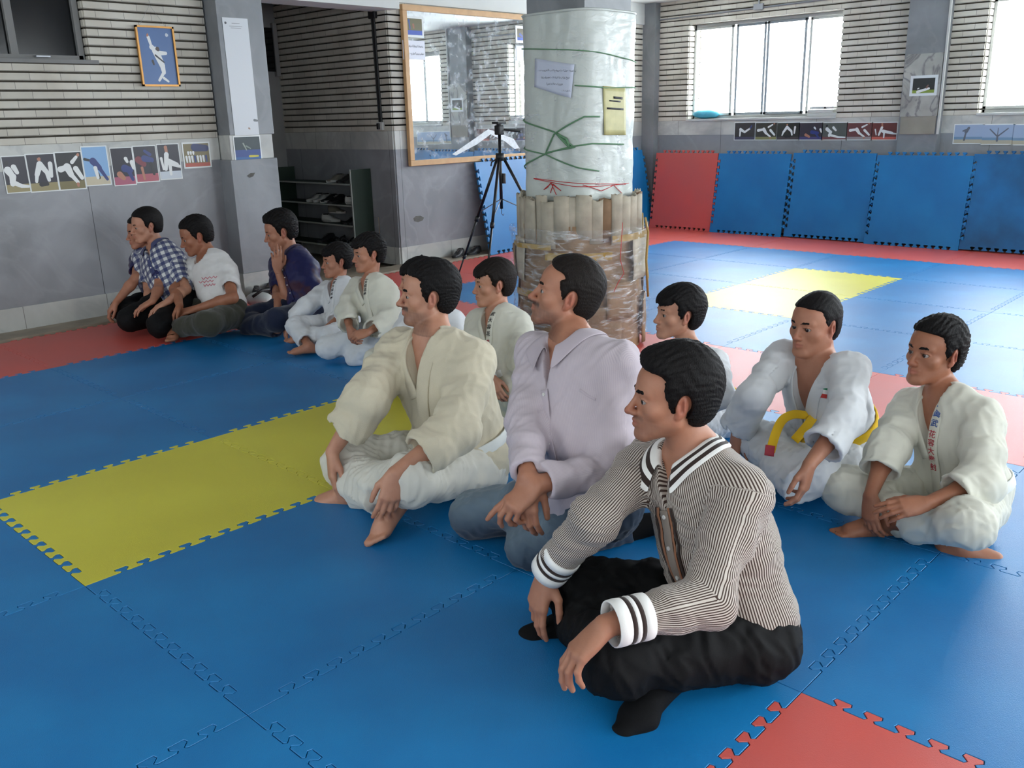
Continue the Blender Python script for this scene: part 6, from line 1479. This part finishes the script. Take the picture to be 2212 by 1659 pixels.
hang([(1752, 899, .20), (1712, 893, .23), (1686, 908, .27), (1672, 945, .33), (1664, 976, .36)], .034, 'belt_end', M_YBELT, pr12)
hang([(1664, 962, .362), (1661, 985, .366)], .035, 'belt_label', M_INKR, pr12)
hang([(1760, 897, .20), (1745, 918, .25), (1716, 952, .30)], .034, 'belt_end', M_YBELT, pr12)
mk('p11', 'boy with yellow belt sitting behind the man in striped shirt', 63,
    hs=.95, face=dv(1, .20, .06), skin=M_SK2, kid=1, jaw=.95, nose=.8, brow=.8, q=1.2, neck=.92,
    hair=dict(th=.018, top=.006, side=-.020, nape=-.074, bang=.052, rough=.002), handL=dict(d=dv(.6, .1, -.6), n=dv(0, -.5, -1)), handR=dict(d=dv(.4, .1, -.9), n=dv(-1, -.2, 0)),
    top=dict(kind='gi', m=M_GI, arm=(.078, .074, .076), cuff=(.85, .85), th=.022, vz=-.18, vw=.060, beltz=-.36, belt=M_YBELT, h=.0065, skirt=.35, glyph=[('空容花拳', M_INKR, (.0, .5))]),
    legs=dict(m=M_GI, hem=(.9, .9), **GL))
# --- boys in the middle
mk('p7', 'boy in ivory gi with dark lapel characters, looking left beside tripod', 74,
    hs=.88, face=dv(1, .28, -.03), skin=M_SK2, kid=1, jaw=.95, nose=.8, brow=.75, q=1.25, neck=.9, hairm=M_HAIR2,
    hair=dict(th=.014, top=.004, side=-.012, nape=-.064, bang=.054, rough=.0015), handL=dict(d=dv(.45, .2, -.9), n=dv(.3, -.8, 0), curl=.5), handR=dict(d=dv(-.3, .3, -.7), n=dv(-.3, -.8, 0), curl=.5),
    footL=dict(d=dv(-.8, -.2, 0), up=(0, 0, -1)), footR=dict(d=dv(-.8, -.2, 0), up=(0, 0, -1)),
    top=dict(kind='gi', m=M_GI3, arm=(.084, .080, .078), cuff=(.75, .8), th=.024, vz=-.20, vw=.060, beltz=-.37, belt=M_WBELT, h=.0065, skirt=.30, glyph=[('國武大容花', M_INK, (.0, .5)), ('拳封', M_INKR, (.52, .72))]),
    legs=dict(m=M_GI3, hem=(.95, .95), **GL))
mk('p6', 'boy in white gi mostly hidden behind the bearded man', 85,
    hs=.92, face=dv(1, .1, -.02), skin=M_SK2, kid=1, jaw=.95, nose=.8, brow=.75, q=1.5, neck=.9,
    hair=dict(th=.016, top=.004, side=-.012, nape=-.064, bang=.054, rough=.0015), handL=dict(d=dv(.45, .2, -.9), n=dv(.3, -.8, 0), curl=.5), handR=dict(d=dv(.4, .1, -.9), n=dv(-1, -.2, 0), curl=.5),
    top=dict(kind='gi', m=M_GI, arm=(.080, .076, .076), cuff=(.85, .85), th=.022, vz=-.18, vw=.060, beltz=-.37, belt=M_WBELT, h=.008, skirt=.30), legs=dict(m=M_GI3, hem=(.95, .95), **GL))
mk('p5', 'boy in white gi with hands clasped, kneeling left of bearded man', 96,
    hs=.90, face=dv(1, .55, -.05), skin=M_SK, kid=1, jaw=.95, nose=.85, brow=.85, q=1.45, neck=.95,
    hair=dict(th=.014, top=.010, side=-.020, nape=-.068, bang=.060, rough=.004), handL=dict(d=dv(1, .15, -.25), n=dv(.1, -.7, -.6), curl=.7), handR=dict(d=dv(-.2, .5, -.6), n=dv(-.6, -.5, -.3), curl=.7),
    footL=dict(d=dv(-.8, -.2, 0), up=(0, 0, -1)), footR=dict(d=dv(-.8, -.2, 0), up=(0, 0, -1)),
    top=dict(kind='gi', m=M_GI3, arm=(.086, .084, .080), cuff=(.85, .85), th=.026, vz=-.20, vw=.056, beltz=-.37, belt=M_WBELT, h=.0075, skirt=.30, glyph=[('國武大容花拳', M_INK, (.0, .5))]),
    legs=dict(m=M_GI, hem=(.95, .95), **GL))
mk('p4', 'smallest boy in white gi, one hand on his bare foot', 107,
    hs=.93, face=dv(1, .55, .0), skin=M_SK, kid=1, jaw=.9, nose=.8, brow=.85, q=1.5, neck=.9,
    hair=dict(th=.015, top=.006, side=-.015, nape=-.066, bang=.052, rough=.003), handL=dict(d=dv(.3, .2, -1), n=dv(-.8, -.4, 0), curl=.4), handR=dict(d=dv(.05, .3, -1), n=dv(-.8, -.5, 0), curl=.3),
    footL=dict(d=dv(.9, .1, 0)), footR=dict(d=dv(1, .1, -.03)),
    top=dict(kind='gi', m=M_GI, arm=(.086, .084, .082), cuff=(.65, .85), th=.024, vz=-.24, vw=.056, beltz=-.38, belt=M_WBELT, h=.0075, skirt=.35, glyph=[('國武大容花拳', M_INK, (.1, .7))]),
    legs=dict(m=M_GI, hem=(.8, .8), **GL))
# --- youths by the marble wall
mk('p3', 'youth in dark patterned shirt resting chin on his raised hand', 118,
    hs=1.08, face=dv(1, .38, -.22), skin=M_SK, jaw=.95, nose=1.0, q=1.5, brow=.9, stubble=.08,
    hair=dict(th=.016, top=.018, side=-.030, nape=-.080, quiff=.010, rough=.004, full=1), handL=dict(d=dv(.02, -.12, 1), n=dv(.35, -1, .1), curl=(.15, .12, .3, .5), thumb=1.0), handR=dict(d=dv(.8, .3, -.45), n=dv(0, 0, -1), curl=.5),
    top=dict(kind='shirt', m=M_DSHIRT, arm=(.064, .058, .05), cuff=(-.97, -.97), th=.018, vz=-.14, vw=.055, h=.008, wr=.005, collar=.9), legs=dict(m=M_NAVY, r=(.094, .074, .062, .054), h=.009, hem=(.98, .98)))
pr2, _a, T2, _b, _c = mk('p2', 'youth in white t-shirt leaning forward with forearms on knees', 129,
    hs=1.06, face=dv(1, .50, -.30), skin=M_SK3, jaw=1.0, nose=1.0, q=1.5, brow=.9, stubble=.08, fat=1.02,
    hair=dict(th=.014, top=.008, side=-.020, nape=-.078, rough=.003), handL=dict(d=dv(1, .15, -.2), n=dv(.1, -.3, -.9), curl=.6), handR=dict(d=dv(.3, .5, -.7), n=dv(-.8, -.2, 0), curl=.5),
    footL=dict(d=dv(-.1, .8, -.02)), footR=dict(d=dv(.9, .3, -.02)),
    top=dict(kind='tee', m=M_TEE, arm=(.068, .060, .052), cuff=(-.62, -.62), th=.014, vz=-.05, vw=.03, h=.008, wr=.003), legs=dict(m=M_OLIVE, r=(.098, .078, .066, .056), h=.009, hem=(.9, .9)))
for k_, (x0_, x1_, y_) in enumerate(((436, 470, 602), (430, 462, 610), (440, 466, 617))):
    pinned(T2, [(x0_+(x1_-x0_)*i/8, y_-(x1_-x0_)*i/8*.12+(2.2 if i % 2 else -2.2)) for i in range(9)], .006, 'printed_lettering', mat('faded_pink_print', (206, 132, 140), .8), pr2)
mk('p1', 'youth in blue and white plaid shirt kneeling by the marble wall', 131,
    hs=1.0, face=dv(1, .78, -.10), skin=M_SK2, jaw=.95, nose=1.05, q=1.5, brow=1.0,
    hair=dict(th=.012, top=.006, side=-.016, nape=-.074, rough=.0012), handL=dict(d=dv(.8, .3, -.4), n=dv(0, -.1, -1), curl=.3), handR=dict(d=dv(-.15, .3, -1), n=dv(-.8, -.5, 0), curl=.4),
    top=dict(kind='shirt', m=M_PLAID, arm=(.066, .062, .055), cuff=(-.85, -.85), th=.018, vz=-.10, vw=.050, h=.008, wr=.004), legs=dict(m=M_BTROU, r=(.098, .076, .064, .055), h=.009, hem=(.98, .98)))
mk('p0', 'youth almost hidden behind the plaid shirt, hand hanging over his knee', 142,
    hs=.98, face=dv(1, .75, -.10), skin=M_SK, q=1.7,
    hair=dict(th=.012, top=.006, side=-.016, nape=-.074, rough=.0012), handL=dict(d=dv(.8, .3, -.4), n=dv(0, -.1, -1), curl=.3), handR=dict(d=dv(.6, .25, -.75), n=dv(-.5, -.3, -.7), curl=.6),
    top=dict(kind='tee', m=M_DSHIRT, arm=(.066, .062, .055), cuff=(-.7, -.7), th=.016, vz=-.05, vw=.03, h=.010, wr=.003), legs=dict(m=M_BTROU, r=(.098, .076, .064, .055), h=.010, hem=(.98, .98)))
